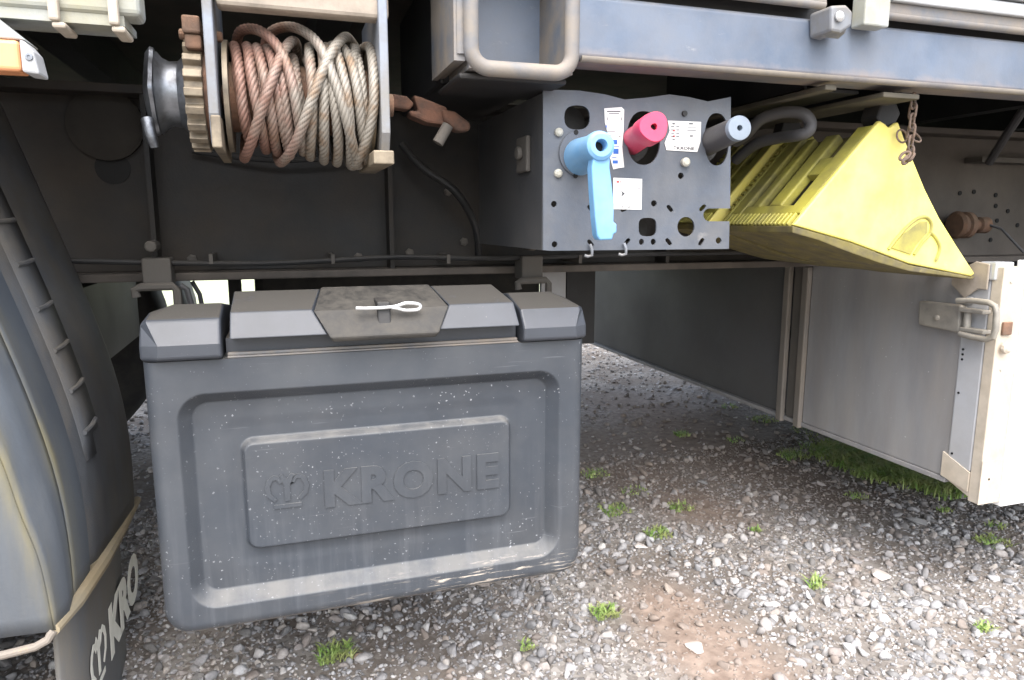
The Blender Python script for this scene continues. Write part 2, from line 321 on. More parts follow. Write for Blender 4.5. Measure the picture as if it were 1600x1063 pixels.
gy = np.concatenate([np.linspace(-40, -.3, 12), np.arange(-.2, 6.5, .035), np.linspace(7, 15, 12)])
XX, YY = np.meshgrid(gx, gy); ZZ = ground_h(XX, YY); nx, ny = len(gx), len(gy)
gm = bpy.data.meshes.new('ground')
ii, jj = np.meshgrid(np.arange(nx-1), np.arange(ny-1)); q = (jj*nx+ii).ravel()
gm.from_pydata(np.stack([XX.ravel(), YY.ravel(), ZZ.ravel()], 1).tolist(), [], np.stack([q, q+1, q+nx+1, q+nx], 1).tolist())
def gmat():
    m = mat('gravelly_earth', (.20, .165, .135), (.13, .11, .095), rough=.95, scale=3, bump=1., bscale=140, spec=.2)
    t = m.node_tree; N = t.nodes; L = t.links; b = N['Principled BSDF']
    old = b.inputs['Base Color'].links[0].from_socket
    tc = N.new('ShaderNodeTexCoord'); v = N.new('ShaderNodeTexVoronoi'); v.inputs['Scale'].default_value = 75; L.new(tc.outputs['Object'], v.inputs['Vector'])
    r = N.new('ShaderNodeValToRGB'); r.color_ramp.elements[0].color = (.17, .155, .14, 1); r.color_ramp.elements[1].color = (.42, .40, .375, 1)
    sp = N.new('ShaderNodeSeparateColor'); L.new(v.outputs['Color'], sp.inputs[0]); L.new(sp.outputs[0], r.inputs[0])
    n = N.new('ShaderNodeTexNoise'); n.inputs['Scale'].default_value = 2.5; n.inputs['Detail'].default_value = 6; L.new(tc.outputs['Object'], n.inputs['Vector'])
    mr = N.new('ShaderNodeMapRange'); mr.inputs[1].default_value = .42; mr.inputs[2].default_value = .6; mr.inputs[3].default_value = .25; mr.inputs[4].default_value = .8; L.new(n.outputs['Fac'], mr.inputs[0])
    mx = N.new('ShaderNodeMix'); mx.data_type = 'RGBA'; L.new(mr.outputs[0], mx.inputs[0]); L.new(old, mx.inputs[6]); L.new(r.outputs[0], mx.inputs[7])
    pa = N.new('ShaderNodeAttribute'); pa.attribute_name = 'patch'; m3 = N.new('ShaderNodeMix'); m3.data_type = 'RGBA'
    pm = N.new('ShaderNodeMapRange'); pm.inputs[1].default_value = .2; pm.inputs[2].default_value = .8; L.new(pa.outputs['Fac'], pm.inputs[0]); L.new(pm.outputs[0], m3.inputs[0]); L.new(mx.outputs[2], m3.inputs[6])
    n4 = N.new('ShaderNodeTexNoise'); n4.inputs['Scale'].default_value = 30; n4.inputs['Detail'].default_value = 8; L.new(tc.outputs['Object'], n4.inputs['Vector']); r4 = N.new('ShaderNodeValToRGB')
    r4.color_ramp.elements[0].position = .3; r4.color_ramp.elements[0].color = (.20, .15, .12, 1); r4.color_ramp.elements[1].position = .7; r4.color_ramp.elements[1].color = (.36, .285, .235, 1); L.new(n4.outputs['Fac'], r4.inputs[0]); L.new(r4.outputs[0], m3.inputs[7])
    L.new(m3.outputs[2], b.inputs['Base Color'])
    return m
at = gm.attributes.new('patch', 'FLOAT', 'POINT'); pv = np.zeros(XX.shape)
for p_, r_, a_ in patches: pv = np.maximum(pv, a_*np.exp(-(((XX-p_.x)/r_)**2+((YY-p_.y)/(r_*1.3))**2)))
at.data.foreach_set('value', pv.astype(np.float32).ravel())
gm.materials.append(gmat()); gm.polygons.foreach_set('use_smooth', [True]*len(gm.polygons))
tag(link('ground', gm), kind='structure')
M['grassland'] = mat('field_grass', (.40, .42, .29), (.32, .36, .22), rough=.9, scale=1.5, bump=.5, bscale=30)
fld = MB(); fld.add([(-220, 7.5, .03), (220, 7.5, .03), (220, 320, 1.5), (-220, 320, 1.5)], [(0, 1, 2, 3)]); fld.add([(-220, -340, .0), (220, -340, .0), (220, -40, 0), (-220, -40, 0)], [(0, 1, 2, 3)])
tag(obj('field', fld, 'grassland'), kind='structure')

# loose stones: one base shape per variety, thousands of them joined into one mesh
def ico(sub):
    bm = bmesh.new(); bmesh.ops.create_icosphere(bm, subdivisions=sub, radius=1)
    v = np.array([x.co[:] for x in bm.verts]); f = np.array([[y.index for y in x.verts] for x in bm.faces]); bm.free(); return v, f
def stone_shape(v, k, rnd):
    w = v.copy()
    for _ in range(8):                                   # chop planes: broken, angular faces
        n = rnd.normal(size=3); n /= np.linalg.norm(n); dd = rnd.uniform(.35, .75); p = w@n; o = p > dd; w[o] -= np.outer(p[o]-dd, n)
    return w*rnd.uniform([.8, .65, .45], [1.25, 1.0, .75])
def dirt(x, y):
    d_ = np.zeros_like(x)
    for p, r, a in patches: d_ = np.maximum(d_, a*np.exp(-(((x-p.x)/r)**2+((y-p.y)/(r*1.3))**2)))
    return np.clip(d_+.35*(vnoise(x, y, 6, 5)-.5), 0, 1)
def gravel(name, n, area, sub, rmin, rmax, powr, seed, keepdirt):
    rnd = np.random.default_rng(seed); bv, bf = ico(sub); V = [stone_shape(bv, k, rnd) for k in range(24)]; nv = len(bv)
    x = rnd.uniform(area[0], area[1], n); y = rnd.uniform(area[2], area[3], n)
    # keep what the place could show around the trailer: skip far left where only the mudguard stands
    dr = dirt(x, y); keep = rnd.uniform(size=n) > dr*keepdirt; x, y, dr = x[keep], y[keep], dr[keep]; n = len(x)
    r = rmin+(rmax-rmin)*rnd.uniform(size=n)**powr
    q = rnd.normal(size=(n, 4)); q[:, 1:3] *= .35; q /= np.linalg.norm(q, axis=1)[:, None]
    a, b, c, e = q.T
    Rm = np.stack([1-2*(c*c+e*e), 2*(b*c-a*e), 2*(b*e+a*c), 2*(b*c+a*e), 1-2*(b*b+e*e), 2*(c*e-a*b), 2*(b*e-a*c), 2*(c*e+a*b), 1-2*(b*b+c*c)], 1).reshape(n, 3, 3)
    vi = rnd.integers(0, 24, n); base = np.array(V)[vi]
    P = np.einsum('nij,nvj->nvi', Rm, base)*r[:, None, None]
    P[..., 0] += x[:, None]; P[..., 1] += y[:, None]; P[..., 2] += (ground_h(x, y)+r*rnd.uniform(-.35, .35, n))[:, None]
    F = (bf[None]+(np.arange(n)*nv)[:, None, None]).reshape(-1, 3)
    me = bpy.data.meshes.new(name); me.vertices.add(n*nv); me.vertices.foreach_set('co', P.astype(np.float32).ravel())
    me.loops.add(len(F)*3); me.loops.foreach_set('vertex_index', F.astype(np.int32).ravel())
    me.polygons.add(len(F)); me.polygons.foreach_set('loop_start', np.arange(0, len(F)*3, 3, dtype=np.int32)); me.polygons.foreach_set('loop_total', np.full(len(F), 3, dtype=np.int32))
    me.update(calc_edges=True); me.validate()
    tone = rnd.beta(1.5, 1.5, n)
    at = me.attributes.new('tone', 'FLOAT', 'POINT'); at.data.foreach_set('value', np.repeat(tone, nv).astype(np.float32))
    at = me.attributes.new('soil', 'FLOAT', 'POINT'); at.data.foreach_set('value', np.repeat(np.clip(dr*1.1+(rnd.uniform(size=n) > .8)*rnd.uniform(.2, .8, n), 0, 1), nv).astype(np.float32))
    me.materials.append(SM); return tag(link(name, me), kind='stuff')
def stone_mat():
    m = mat('crushed_stone', (.3, .3, .3), rough=.95, bump=.6, bscale=260, spec=.12); t = m.node_tree; N = t.nodes; L = t.links; b = N['Principled BSDF']
    a = N.new('ShaderNodeAttribute'); a.attribute_name = 'tone'; r = N.new('ShaderNodeValToRGB'); e = r.color_ramp.elements
    e[0].position = .05; e[0].color = (.18, .175, .17, 1); e[1].position = 1; e[1].color = (.55, .53, .50, 1)
    for p, c in ((.3, (.25, .247, .25, 1)), (.6, (.385, .38, .385, 1)), (.72, (.42, .38, .34, 1)), (.8, (.48, .48, .49, 1))): k = e.new(p); k.color = c
    L.new(a.outputs['Fac'], r.inputs[0]); tc = N.new('ShaderNodeTexCoord'); n = N.new('ShaderNodeTexNoise'); n.inputs['Scale'].default_value = 110; n.inputs['Detail'].default_value = 5
    L.new(tc.outputs['Object'], n.inputs['Vector']); mr = N.new('ShaderNodeMapRange'); mr.inputs[1].default_value = .3; mr.inputs[2].default_value = .7; mr.inputs[3].default_value = .8; mr.inputs[4].default_value = 1.15; L.new(n.outputs['Fac'], mr.inputs[0])
    hm = N.new('ShaderNodeVectorMath'); hm.operation = 'SCALE'; L.new(r.outputs[0], hm.inputs[0]); L.new(mr.outputs[0], hm.inputs['Scale'])
    s = N.new('ShaderNodeAttribute'); s.attribute_name = 'soil'; mx = N.new('ShaderNodeMix'); mx.data_type = 'RGBA'
    ml = N.new('ShaderNodeMath'); ml.operation = 'MULTIPLY'; ml.inputs[1].default_value = .8; L.new(s.outputs['Fac'], ml.inputs[0])
    L.new(ml.outputs[0], mx.inputs[0]); L.new(hm.outputs[0], mx.inputs[6]); mx.inputs[7].default_value = (.27, .215, .175, 1); L.new(mx.outputs[2], b.inputs['Base Color']); return m
SM = stone_mat()
gravel('gravel', 21000, (-.75, 2.6, .72, 2.5), 2, .0045, .023, 3.0, 3, .97)
gravel('fine_gravel', 42000, (-.75, 2.6, .72, 2.5), 1, .003, .009, 1.3, 4, .55)
gravel('far_gravel', 22000, (-2.2, 4.6, 2.5, 6.2), 1, .007, .024, 2.0, 5, .5)

# single stones that catch the eye
SH = []
bv, bf = ico(3)
for k in range(6):
    w = stone_shape(bv, k, rng); SH.append(w)
def big_stone(px, py, r, k, c, label, sq=.6):
    p = PZ(px, py); me = bpy.data.meshes.new('stone'); me.from_pydata((SH[k]*r*np.array([1, 1, sq])).tolist(), [], bf.tolist())
    me.polygons.foreach_set('use_smooth', [True]*len(me.polygons)); me.set_sharp_from_angle(angle=R(28)); me.materials.append(M[c])
    o = link('stone', me); o.location = (p.x, p.y, float(ground_h(np.array(p.x), np.array(p.y)))+r*.28); o.rotation_euler = (0, 0, k*1.3)
    tag(o, label, 'stone')
M['white_stone'] = mat('white_stone', (.66, .60, .55), (.56, .50, .46), rough=.8, scale=40, bump=.4)
M['grey_stone'] = mat('grey_stone', (.42, .41, .40), (.34, .33, .33), rough=.85, scale=40, bump=.5)
M['tan_stone'] = mat('tan_stone', (.45, .34, .25), (.36, .28, .21), rough=.85, scale=40, bump=.5)
big_stone(1086, 1012, .028, 0, 'white_stone', 'pinkish white stone on the brown dirt patch at the bottom of the photo')
big_stone(1376, 905, .034, 1, 'white_stone', 'largest pale stone, flat, out in the gravel to the right', .45)
big_stone(1430, 818, .030, 2, 'grey_stone', 'smooth mid grey stone in gravel below the grassy strip', .7)
big_stone(1098, 755, .024, 3, 'grey_stone', 'rounded grey stone on dark dirt beside the toolbox')
big_stone(1000, 858, .022, 4, 'white_stone', 'off-white pebble in gravel just right of the toolbox')
big_stone(562, 1028, .019, 5, 'tan_stone', 'orange tan stone beside a grass tuft below the toolbox')
big_stone(1395, 790, .018, 1, 'white_stone', 'small whitish stone just left of the smooth grey stone')

# ---------------------------------------------------------------- grass
M['blade'] = mat('grass_blade', (.19, .35, .07), (.36, .40, .15), rough=.5, scale=20, bump=.05, lo=.35, hi=.6)
def blades(n, sx, sy, h, rnd, cx=0, cy=0):
    vs = []; fs = []
    for _ in range(n):
        x, y = float(np.clip(rnd.normal(), -1.3, 1.3))*sx, float(np.clip(rnd.normal(), -1.3, 1.3))*sy; a = rnd.uniform(0, 2*PI); l = h*rnd.uniform(.45, 1.15); w = rnd.uniform(.0014, .0030)
        ln = rnd.uniform(.35, 1.1)*l; dx, dy = math.cos(a), math.sin(a); px, py = -dy*w, dx*w; k = len(vs)
        x += cx; y += cy
        for t, ww in ((0, 1), (.4, .9), (.75, .6)):
            ox, oy, oz = dx*ln*t*t, dy*ln*t*t, l*(t-.35*t*t); vs += [(x+ox-px*ww, y+oy-py*ww, oz), (x+ox+px*ww, y+oy+py*ww, oz)]
        vs.append((x+dx*ln, y+dy*ln, l*.62)); fs += [(k, k+1, k+3, k+2), (k+2, k+3, k+5, k+4), (k+4, k+5, k+6)]
    return vs, fs
tufts = [(1066, 682, 60, .018, .030, 'bright tuft standing alone on dark gravel midway between toolbox and grey wall'),
 (1138, 638, 45, .025, .026, 'small tuft near the foot of the shaded grey wall, upper one'),
 (1192, 658, 60, .035, .026, 'loose tuft just left of the wall post foot'),
 (1238, 716, 90, .030, .045, 'spiky tuft in front of the wall post foot'),
 (928, 742, 50, .030, .022, 'thin sprouts close to the right side of the toolbox, upper ones'),
 (962, 800, 80, .030, .022, 'flat tuft close beside the lower right side of the toolbox'),
 (1028, 838, 70, .022, .028, 'tuft below the two flat tufts right of the toolbox'),
 (1062, 796, 50, .024, .024, 'flat tuft under the rounded grey stone'),
 (1552, 850, 60, .026, .022, 'tuft on gravel below the white door panel, larger one'),
 (1556, 826, 16, .014, .030, 'sparse blades on gravel below the white door panel'),
 (944, 962, 60, .018, .030, 'tuft at the left rim of the brown dirt patch'),
 (524, 1026, 90, .022, .030, 'tuft in the stones straight below the toolbox'),
 (822, 1014, 20, .010, .022, 'tiny tuft below the right end of the toolbox'),
 (1272, 918, 30, .012, .050, 'upright sprig in gravel right of the brown dirt patch'),
 (1338, 778, 24, .020, .020, 'few blades below the grassy strip'),
 (1180, 832, 18, .010, .024, 'tiny sprout in the middle of the open gravel'),
 (1535, 985, 26, .012, .026, 'small tuft near the bottom right corner of the photo'),
 (990, 770, 34, .030, .016, 'thin low sprouts between the toolbox and the rounded grey stone'),
 (1150, 690, 22, .025, .020, 'few low blades on dark dirt left of the spiky tuft'),
 (1475, 800, 14, .012, .022, 'few blades left of the tufts below the white door panel')]
for i, (px, py, n, sp, h, lb) in enumerate(tufts):
    p = PZ(px, py); v, f = blades(int(n*2.0), sp*1.15, sp*1.05, h*.9, rng); b = MB(); b.add([(x+p.x, y+p.y, z+.004) for x, y, z in v], f)
    tag(obj('grass_tuft', b, 'blade', loc=(p.x, p.y, 0)), 'green grass tuft: '+lb, 'grass', 'grass tufts growing in the gravel')
b = MB()
for t in np.linspace(0, 1, 46):
    p = PZ(1290+t*190, 706+t*52+random.uniform(-4, 20)); v, f = blades(95, .055, .055, .062, rng, p.x, p.y); b.add([(x, y, z+.003) for x, y, z in v], f)
for px, py in ((1255, 672), (1275, 685), (1225, 640)):
    p = PZ(px, py); v, f = blades(40, .05, .03, .03, rng, p.x, p.y); b.add(v, f)
tag(obj('grass', b, 'blade'), 'green grass strip along the foot of the grey pallet box wall', 'grass', kind='stuff')

# ================================================================ TRAILER (chassis, frame, deck)
T = thing('semi_trailer', (1.0, 1.12, 0), 'underside of a grey-blue steel flatbed trailer with dark chassis beam and dusty outer frame', 'trailer')
# main beams
def ibeam(y, name='main_beam'):
    b = MB(); b.box((-5, y-.07, .822), (6.5, y+.07, .840)); obj('beam_flange', b, 'flange_dust', T, bev=.003)
    b = MB(); b.box((-5, y-.006, .8405), (6.5, y+.006, 1.215)); b.box((-5, y-.07, 1.215), (6.5, y+.07, 1.233)); return obj(name, b, 'beam_paint', T, bev=.002)
ibeam(1.77); ibeam(2.95)
for x in (-.262, .252, 1.0, 1.75, 2.5):       # web stiffeners
    b = MB(); b.box((x-.005, 1.705, .8405), (x+.005, 1.764, 1.2145)); obj('stiffener', b, 'beam_paint', T)
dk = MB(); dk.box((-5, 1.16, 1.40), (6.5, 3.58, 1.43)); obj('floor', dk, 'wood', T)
for x in np.arange(-4.6, 6.2, .52):
    if .2 < x < .5 or .9 < x < 1.3: continue
    b = MB(); b.box((x, 1.30, 1.30), (x+.06, 3.4, 1.398)); obj('cross_member', b, 'black_steel', T)
# pocket with rounded frame in front of the outrigger
fx0, fx1 = PY(733, 60, 1.12).x, PY(898, 60, 1.12).x
zb = PY(820, 121, 1.12).z; zin = PY(820, 99, 1.12).z
b = MB(); ypan = 1.265
b.add([(fx0+.008, ypan, zin-.005), (fx1, ypan, zin-.005), (fx1, ypan, 1.5), (fx0+.008, ypan, 1.5)], [(0, 1, 2, 3)]); b.box((fx0+.008, ypan+.001, zin-.005), (fx1, ypan+.006, 1.5)); obj('pocket_panel', b, 'rave_paint', T)
b = MB(); b.box((fx1-.008, 1.125, zin-.004), (fx1-.001, ypan, 1.5)); b.box((fx0+.001, 1.125, zin-.004), (fx0+.007, ypan, 1.5)); b.box((fx0+.001, 1.125, zin-.012), (fx1-.001, ypan, zin-.0045)); obj('pocket_side', b, 'tan_blue', T)
def frame_loop(x0, x1, z0, z1, r, n=8):
    pts = [(x0, z1)]; pts += [(x0+r-r*math.cos(a), z0+r-r*math.sin(a)) for a in np.linspace(0, PI/2, n)]; pts += [(x1-r+r*math.sin(a), z0+r-r*math.cos(a)) for a in np.linspace(0, PI/2, n)]; pts.append((x1, z1)); return pts
lp = frame_loop(fx0+.004, fx1-.003, (zb+zin)/2, 1.5, .03)
b = MB(); b.tube([(x, 1.125, z) for x, z in lp], .0125, 12); obj('pocket_rim', b, 'tan_blue', T, smooth=True)
b = MB(); b.box((fx0-.022, 1.13, 1.20), (fx0-.004, 1.30, 1.5)); b.cyl((fx0-.01, 1.135, 1.21), (fx0-.01, 1.135, 1.5), .010, 10); obj('pocket_flange', b, 'tan_blue', T, smooth=True)
b = MB(); b.box((fx0-.012, 1.28, zb+.012), (fx1-.004, 1.70, 1.398)); b.box((fx0-.012, 1.14, zb-.004), (fx1-.004, 1.30, zb+.006)); obj('outrigger', b, 'black_steel', T, bev=.006)
b = MB(); b.cyl(PY(1041*0+751, 88, 1.118), PY(751, 88, 1.11), .003, 8); 
# outer rave
zt = PY(1280, 35, 1.12).z; z0 = PY(1250, 118, 1.12).z; xr = fx1+.002
prof = [(1.12, z0+.006), (1.12, zt), (1.126, zt+.006), (1.20, zt+.006), (1.20, zt), (1.128, zt-.002), (1.128, z0+.010), (1.20, z0+.008), (1.20, z0), (1.126, z0)]
b = MB(); b.prism(prof, 'x', xr, 6.4); obj('side_rave', b, 'rave_paint', T, bev=.0025)
b = MB(); b.cyl((xr+.012, 1.1275, z0+.003), (6.4, 1.1275, z0+.003), .0072, 12); obj('rave_lip', b, 'lip_dirt', T, smooth=True)
b = MB(); b.box((xr, 1.150, zt+.0065), (6.4, 1.18, zt+.034)); obj('rave_channel', b, 'black_steel', T)
zl = zt+.022
b = MB(); b.cyl((xr+.03, 1.115, zl+.006), (PY(1290, 10, 1.11).x, 1.115, zl+.006), .008, 12); b.box((xr+.03, 1.108, zl+.010), (PY(1290, 10, 1.11).x, 1.20, zl+.04)); obj('board_lip', b, 'tan_blue', T, smooth=True)
xa = PY(1392, 20, 1.10).x
b = MB(); b.cyl((xa, 1.112, zl+.0), (6.4, 1.112, zl+.0), .008, 12); b.box((xa, 1.105, zl+.004), (6.4, 1.20, zl+.02)); obj('board_lip', b, 'tan_blue', T, smooth=True)
b = MB(); b.box((xa, 1.095, zl+.021), (6.4, 1.12, zl+.045)); obj('side_board', b, 'aluminium', T, bev=.003)
b = MB(); b.box((xa, 1.088, zl+.048), (6.4, 1.12, zl+.45)); obj('side_board', b, 'aluminium', T, bev=.003)
b = MB(); b.box((-5, 3.60, 1.44), (6.4, 3.62, 1.85)); obj('side_board', b, 'aluminium', T)
b = MB(); b.box((-5, 3.52, 1.23), (6.4, 3.60, 1.438)); obj('side_rave', b, 'black_steel', T)
# hinge roller with bolt and white bracket on top of the rave
A = PY(1312, 28, 1.065); Bq = PY(1345, 28, 1.065)
b = MB(); b.lathe([(0, .020), (.003, .0225), (.040, .0225), (.043, .020)], (A.x-.014, 1.095, A.z-.004), (1, -.02, 0), 8); obj('hinge_knuckle', b, 'grey_metal', T, bev=.002)
b = MB(); b.prism([(A.x-.022, A.z+.018), (A.x+.01, A.z+.022), (A.x+.026, A.z+.012), (A.x+.026, A.z-.012), (A.x+.002, A.z-.026), (A.x-.018, A.z-.024)], 'y', 1.062, 1.118); obj('hinge_block', b, 'grey_metal', T, bev=.005)
b = MB(); b.lathe([(0, .008), (.004, .009), (.007, .006), (.008, .002)], (A.x-.006, 1.061, A.z), (0, -1, 0), 12); obj('bolt', b, 'zinc', T, smooth=True)
w0 = PY(1347, 40, 1.085); w1 = PY(1386, 40, 1.085)
b = MB(); b.box((w0.x, 1.08, w0.z), (w1.x, 1.113, w0.z+.09)); obj('bracket', b, 'pale_rail', T, bev=.003)
# crossmember with dusty bottom flange, over the chock
xc0, xc1 = PZ(1290, 137, 1.2).x, PZ(1440, 147, 1.2).x
b = MB(); b.box((xc0, 1.135, 1.196), (xc0+.026, 1.74, 1.206)); obj('flange', b, 'olive_flange', T, bev=.002)
b = MB(); b.box((xc1-.09, 1.135, 1.190), (xc1, 1.74, 1.200)); obj('flange', b, 'olive_flange', T, bev=.002)
b = MB(); b.box((xc0+.03, 1.20, 1.206), (xc1-.09, 1.74, 1.212)); b.box((xc0+.01, 1.205, 1.21), (xc0+.016, 1.74, 1.398)); b.box((xc1-.03, 1.205, 1.21), (xc1-.024, 1.74, 1.398)); obj('cross_member', b, 'black_steel', T)
# drain and rivet holes of the beam web, and the rusty coupling
for px, py in ((1522, 300), (1556, 305), (1556, 322), (1558, 345), (1548, 375), (1500, 302), (1575, 330), (1590, 352)):
    p = PY(px, py, 1.762); b = MB(); b.cyl((p.x, 1.7635, p.z), (p.x, 1.7610, p.z), .0075, 10); obj('web_hole', b, 'hole', T)
c = PY(1520, 352, 1.70)
b = MB(); b.lathe([(0, .036), (.008, .044), (.012, .034), (.03, .034), (.034, .042), (.05, .042), (.054, .02), (.085, .018), (.09, .026), (.12, .026), (.13, .008)], (c.x-.06, 1.715, c.z), (1, -.1, .0), 20); obj('rusty_coupling', b, 'rust', T, smooth=True)
b = MB(); p = PY(1540, 350, 1.69); q_ = PY(1600, 395, 1.6); b.tube([p, p.lerp(q_, .4)+Vector((0, 0, .02)), p.lerp(q_, .7)+Vector((0, 0, .01)), q_], .004, 8); obj('brake_pipe', b, 'hose', T, smooth=True)
b = MB(); p = PY(1560, 270, 1.72); b.box((p.x-.10, 1.70, p.z+.03), (p.x+.5, 1.76, p.z+.045)); obj('bracket', b, 'dusty_steel', T)
b = MB(); b.tube([PY(1600, 170, 1.55), PY(1570, 215, 1.6), PY(1545, 255, 1.66)], .012, 10); obj('brake_pipe', b, 'hose', T, smooth=True)
# round brown cover and dark opening of the left web part
p = PY(165, 195, 1.755); b = MB(); b.lathe([(0, .075), (.012, .075), (.018, .06), (.02, .01)], (p.x, 1.763, p.z), (0, -1, 0), 28); obj('round_cover', b, mat('dull_brown_cover', (.04, .035, .029), rough=.9), T, smooth=True)
p = PY(175, 262, 1.755); b = MB(); b.cyl((p.x, 1.7635, p.z), (p.x, 1.762, p.z), .035, 24); obj('web_hole', b, 'hole', T)
# clamp brackets that carry the toolbox
def clamp(px, py):
    p = PY(px, py, 1.66); b = MB(); x, z = p.x, p.z
    b.box((x-.028, 1.64, z-.012), (x+.028, 1.70, z+.045)); b.cyl((x-.005, 1.62, z+.07), (x-.005, 1.68, z+.07), .012, 10)
    o = obj('clamp_plate', b, 'dusty_steel', T, bev=.004)
    b = MB(); pts = [(x-.04, 1.63, z-.035), (x-.042, 1.63, z-.02), (x-.030, 1.63, z-.014), (x+.03, 1.63, z-.014), (x+.038, 1.63, z-.022), (x+.038, 1.63, z-.09)]
    b.tube(pts, .009, 8); obj('clamp_hook', b, 'dusty_steel', T, smooth=True)
clamp(248, 436); clamp(828, 428)
b = MB(); p = PY(258, 470, 1.5); b.tube([PY(282, 446, 1.62), PY(292, 452, 1.62), PY(300, 480, 1.62)], .006, 8); obj('cable_loop', b, 'hose', T, smooth=True); b = MB(); b.tube([PY(300, 440, 1.75), PY(312, 460, 1.75), PY(318, 490, 1.75)], .005, 8); obj('cable_loop', b, 'hose', T, smooth=True)
b = MB(); b.box((PY(356, 440, 2.4).x, 2.40, .5), (PY(376, 440, 2.4).x, 2.44, .8215)); obj('hanger_post', b, 'black_steel', T)
b = MB(); b.box((PY(846, 440, 1.9).x, 1.9, .55), (PY(884, 440, 1.9).x, 1.915, .8215)); obj('hanger_plate', b, 'grey_strip', T)
b = MB(); b.box((PY(882, 440, 2.1).x, 2.08, PY(905, 536, 2.1).z), (PY(926, 440, 2.1).x, 2.10, .8215)); obj('hanger_plate', b, 'black_steel', T)

b = MB(); b.tube(smooth_path([PY(-40, 404, 1.66), PY(120, 408, 1.66), PY(400, 412, 1.66), PY(620, 402, 1.66), PY(760, 404, 1.66), PY(980, 398, 1.66), PY(1300, 392, 1.66)], 8), .006, 8); obj('cable_harness', b, 'black_steel', T, smooth=True)
for px in (330, 520, 700, 905): p = PY(px, 406, 1.66); b = MB(); b.box((p.x-.004, 1.652, p.z-.009), (p.x+.004, 1.764, p.z+.012)); obj('harness_clip', b, 'dusty_steel', T)
for px, py in ((640, 395), (700, 300), (725, 378), (300, 405), (560, 402)): p = PY(px, py, 1.76); b = MB(); b.lathe([(0, .011), (.007, .011), (.009, .006)], (p.x, 1.7635, p.z), (0, -1, 0), 6); obj('bolt', b, 'dusty_steel', T)
b = MB(); b.tube(smooth_path([PY(628, 226, 1.70), PY(660, 262, 1.66), PY(712, 300, 1.64), PY(742, 352, 1.66), PY(748, 400, 1.70)], 8), .009, 10); obj('air_line', b, 'black_steel', T, smooth=True)
b = MB(); b.tube(smooth_path([PY(300, 236, 1.74), PY(420, 250, 1.72), PY(540, 246, 1.72), PY(606, 238, 1.74)], 8), .006, 8); obj('air_line', b, 'black_steel', T, smooth=True)
# ================================================================ pale rail and marker light, top left
RL = thing('side_rail', (-.4, 1.08, 1.21), 'pale cream painted side rail with rounded end and clips at the top left corner', 'rail')
e = PY(222, 10, 1.09)
b = MB(); b.box((-2.5, 1.07, PY(100, 20, 1.08).z), (e.x, 1.12, 1.34)); obj('rail', b, 'pale_rail', RL, bev=.008, seg=3)
b = MB(); b.prism([(1.075, 1.200), (1.075, 1.214), (1.16, 1.214), (1.16, 1.205)], 'x', -2.5, e.x-.02); obj('lower_flange', b, 'pale_rail', RL)
for px in (85, 178):
    p = PY(px, 22, 1.065); b = MB(); b.box((p.x-.006, 1.058, 1.198), (p.x+.006, 1.0695, 1.30)); b.box((p.x-.004, 1.062, 1.190), (p.x+.012, 1.12, 1.1975)); obj('clip', b, 'cream', RL, bev=.003)
ML = thing('marker_light', (-.33, 1.03, 1.13), 'orange side marker light in a grey screwed housing under the pale rail', 'light')
a = PY(31, 62, 1.04); c = PY(64, 118, 1.04)
b = MB(); b.prism([(a.x, a.z), (c.x-.012, a.z-.003), (c.x-.004, a.z-.014), (c.x, c.z), (a.x, c.z+.002)], 'y', 1.035, 1.075); obj('housing', b, 'lamp_housing', ML, bev=.003)
b = MB(); b.box((a.x-.20, 1.037, c.z+.003), (a.x-.001, 1.075, a.z-.001)); obj('lens', b, 'orange', ML, bev=.005, seg=3)
b = MB(); p = PY(45, 89, 1.034); b.lathe([(0, .0045), (.0015, .004), (.0016, .002), (.0005, .0018)], (p.x, 1.0345, p.z), (0, -1, 0), 14); obj('screw', b, 'grey_metal', ML)
b = MB(); b.prism([(a.x-.30, a.z+.001), (c.x-.014, a.z+.001), (c.x-.045, a.z+.028), (a.x-.30, a.z+.034)], 'y', 1.045, 1.10); obj('mounting_strip', b, 'pale_rail', ML, bev=.002)

# ================================================================ WINCH
AY, AZ = 1.225, 1.142
WN = thing('cable_winch', (.04, AY, 1.05), 'open steel winch drum with side plates, ratchet wheel and wound wire cable', 'winch')
xl0, xl1 = PY(322, 120, 1.12).x, PY(343, 120, 1.12).x; xr0, xr1 = PY(594, 120, 1.12).x, PY(608, 120, 1.12).x
b = MB(); b.prism([(1.12, 1.103), (1.12, 1.5), (1.34, 1.5), (1.34, 1.06), (1.135, 1.06)], 'x', xl0, xl1-.004); obj('side_plate', b, 'grey_metal', WN, bev=.002)
b = MB(); b.prism([(1.116, 1.10), (1.116, 1.055), (1.33, 1.05), (1.34, 1.10)], 'x', xl0+.002, xl1-.002); obj('plate_foot', b, 'gear', WN, bev=.002)
b = MB(); b.prism([(1.12, 1.085), (1.12, 1.285), (1.34, 1.285), (1.34, 1.05), (1.14, 1.05)], 'x', xr0, xr1); obj('side_plate', b, 'grey_metal', WN, bev=.002)
p = PY(583, 257, 1.12); b = MB(); b.box((p.x, 1.11, p.z), (xr1+.003, 1.33, PY(600, 236, 1.12).z)); obj('plate_foot', b, 'gear', WN, bev=.002)
b = MB(); b.box((xl1, 1.13, PY(450, 14, 1.12).z), (xr1+.004, 1.165, PY(450, 14, 1.12).z+.05)); obj('cross_bar', b, 'tan_edge', WN, bev=.006)
b = MB(); p = PY(567, 26, 1.15); b.cyl((p.x, 1.15, p.z-.004), (p.x, 1.15, p.z+.02), .006, 10); obj('bolt', b, 'grey_metal', WN)
b = MB(); b.cyl((-.165, AY, AZ), (xr1+.02, AY, AZ), .018, 20); b.cyl((xl1, AY, AZ), (xr0, AY, AZ), .052, 32); obj('drum', b, 'rust', WN, smooth=True)
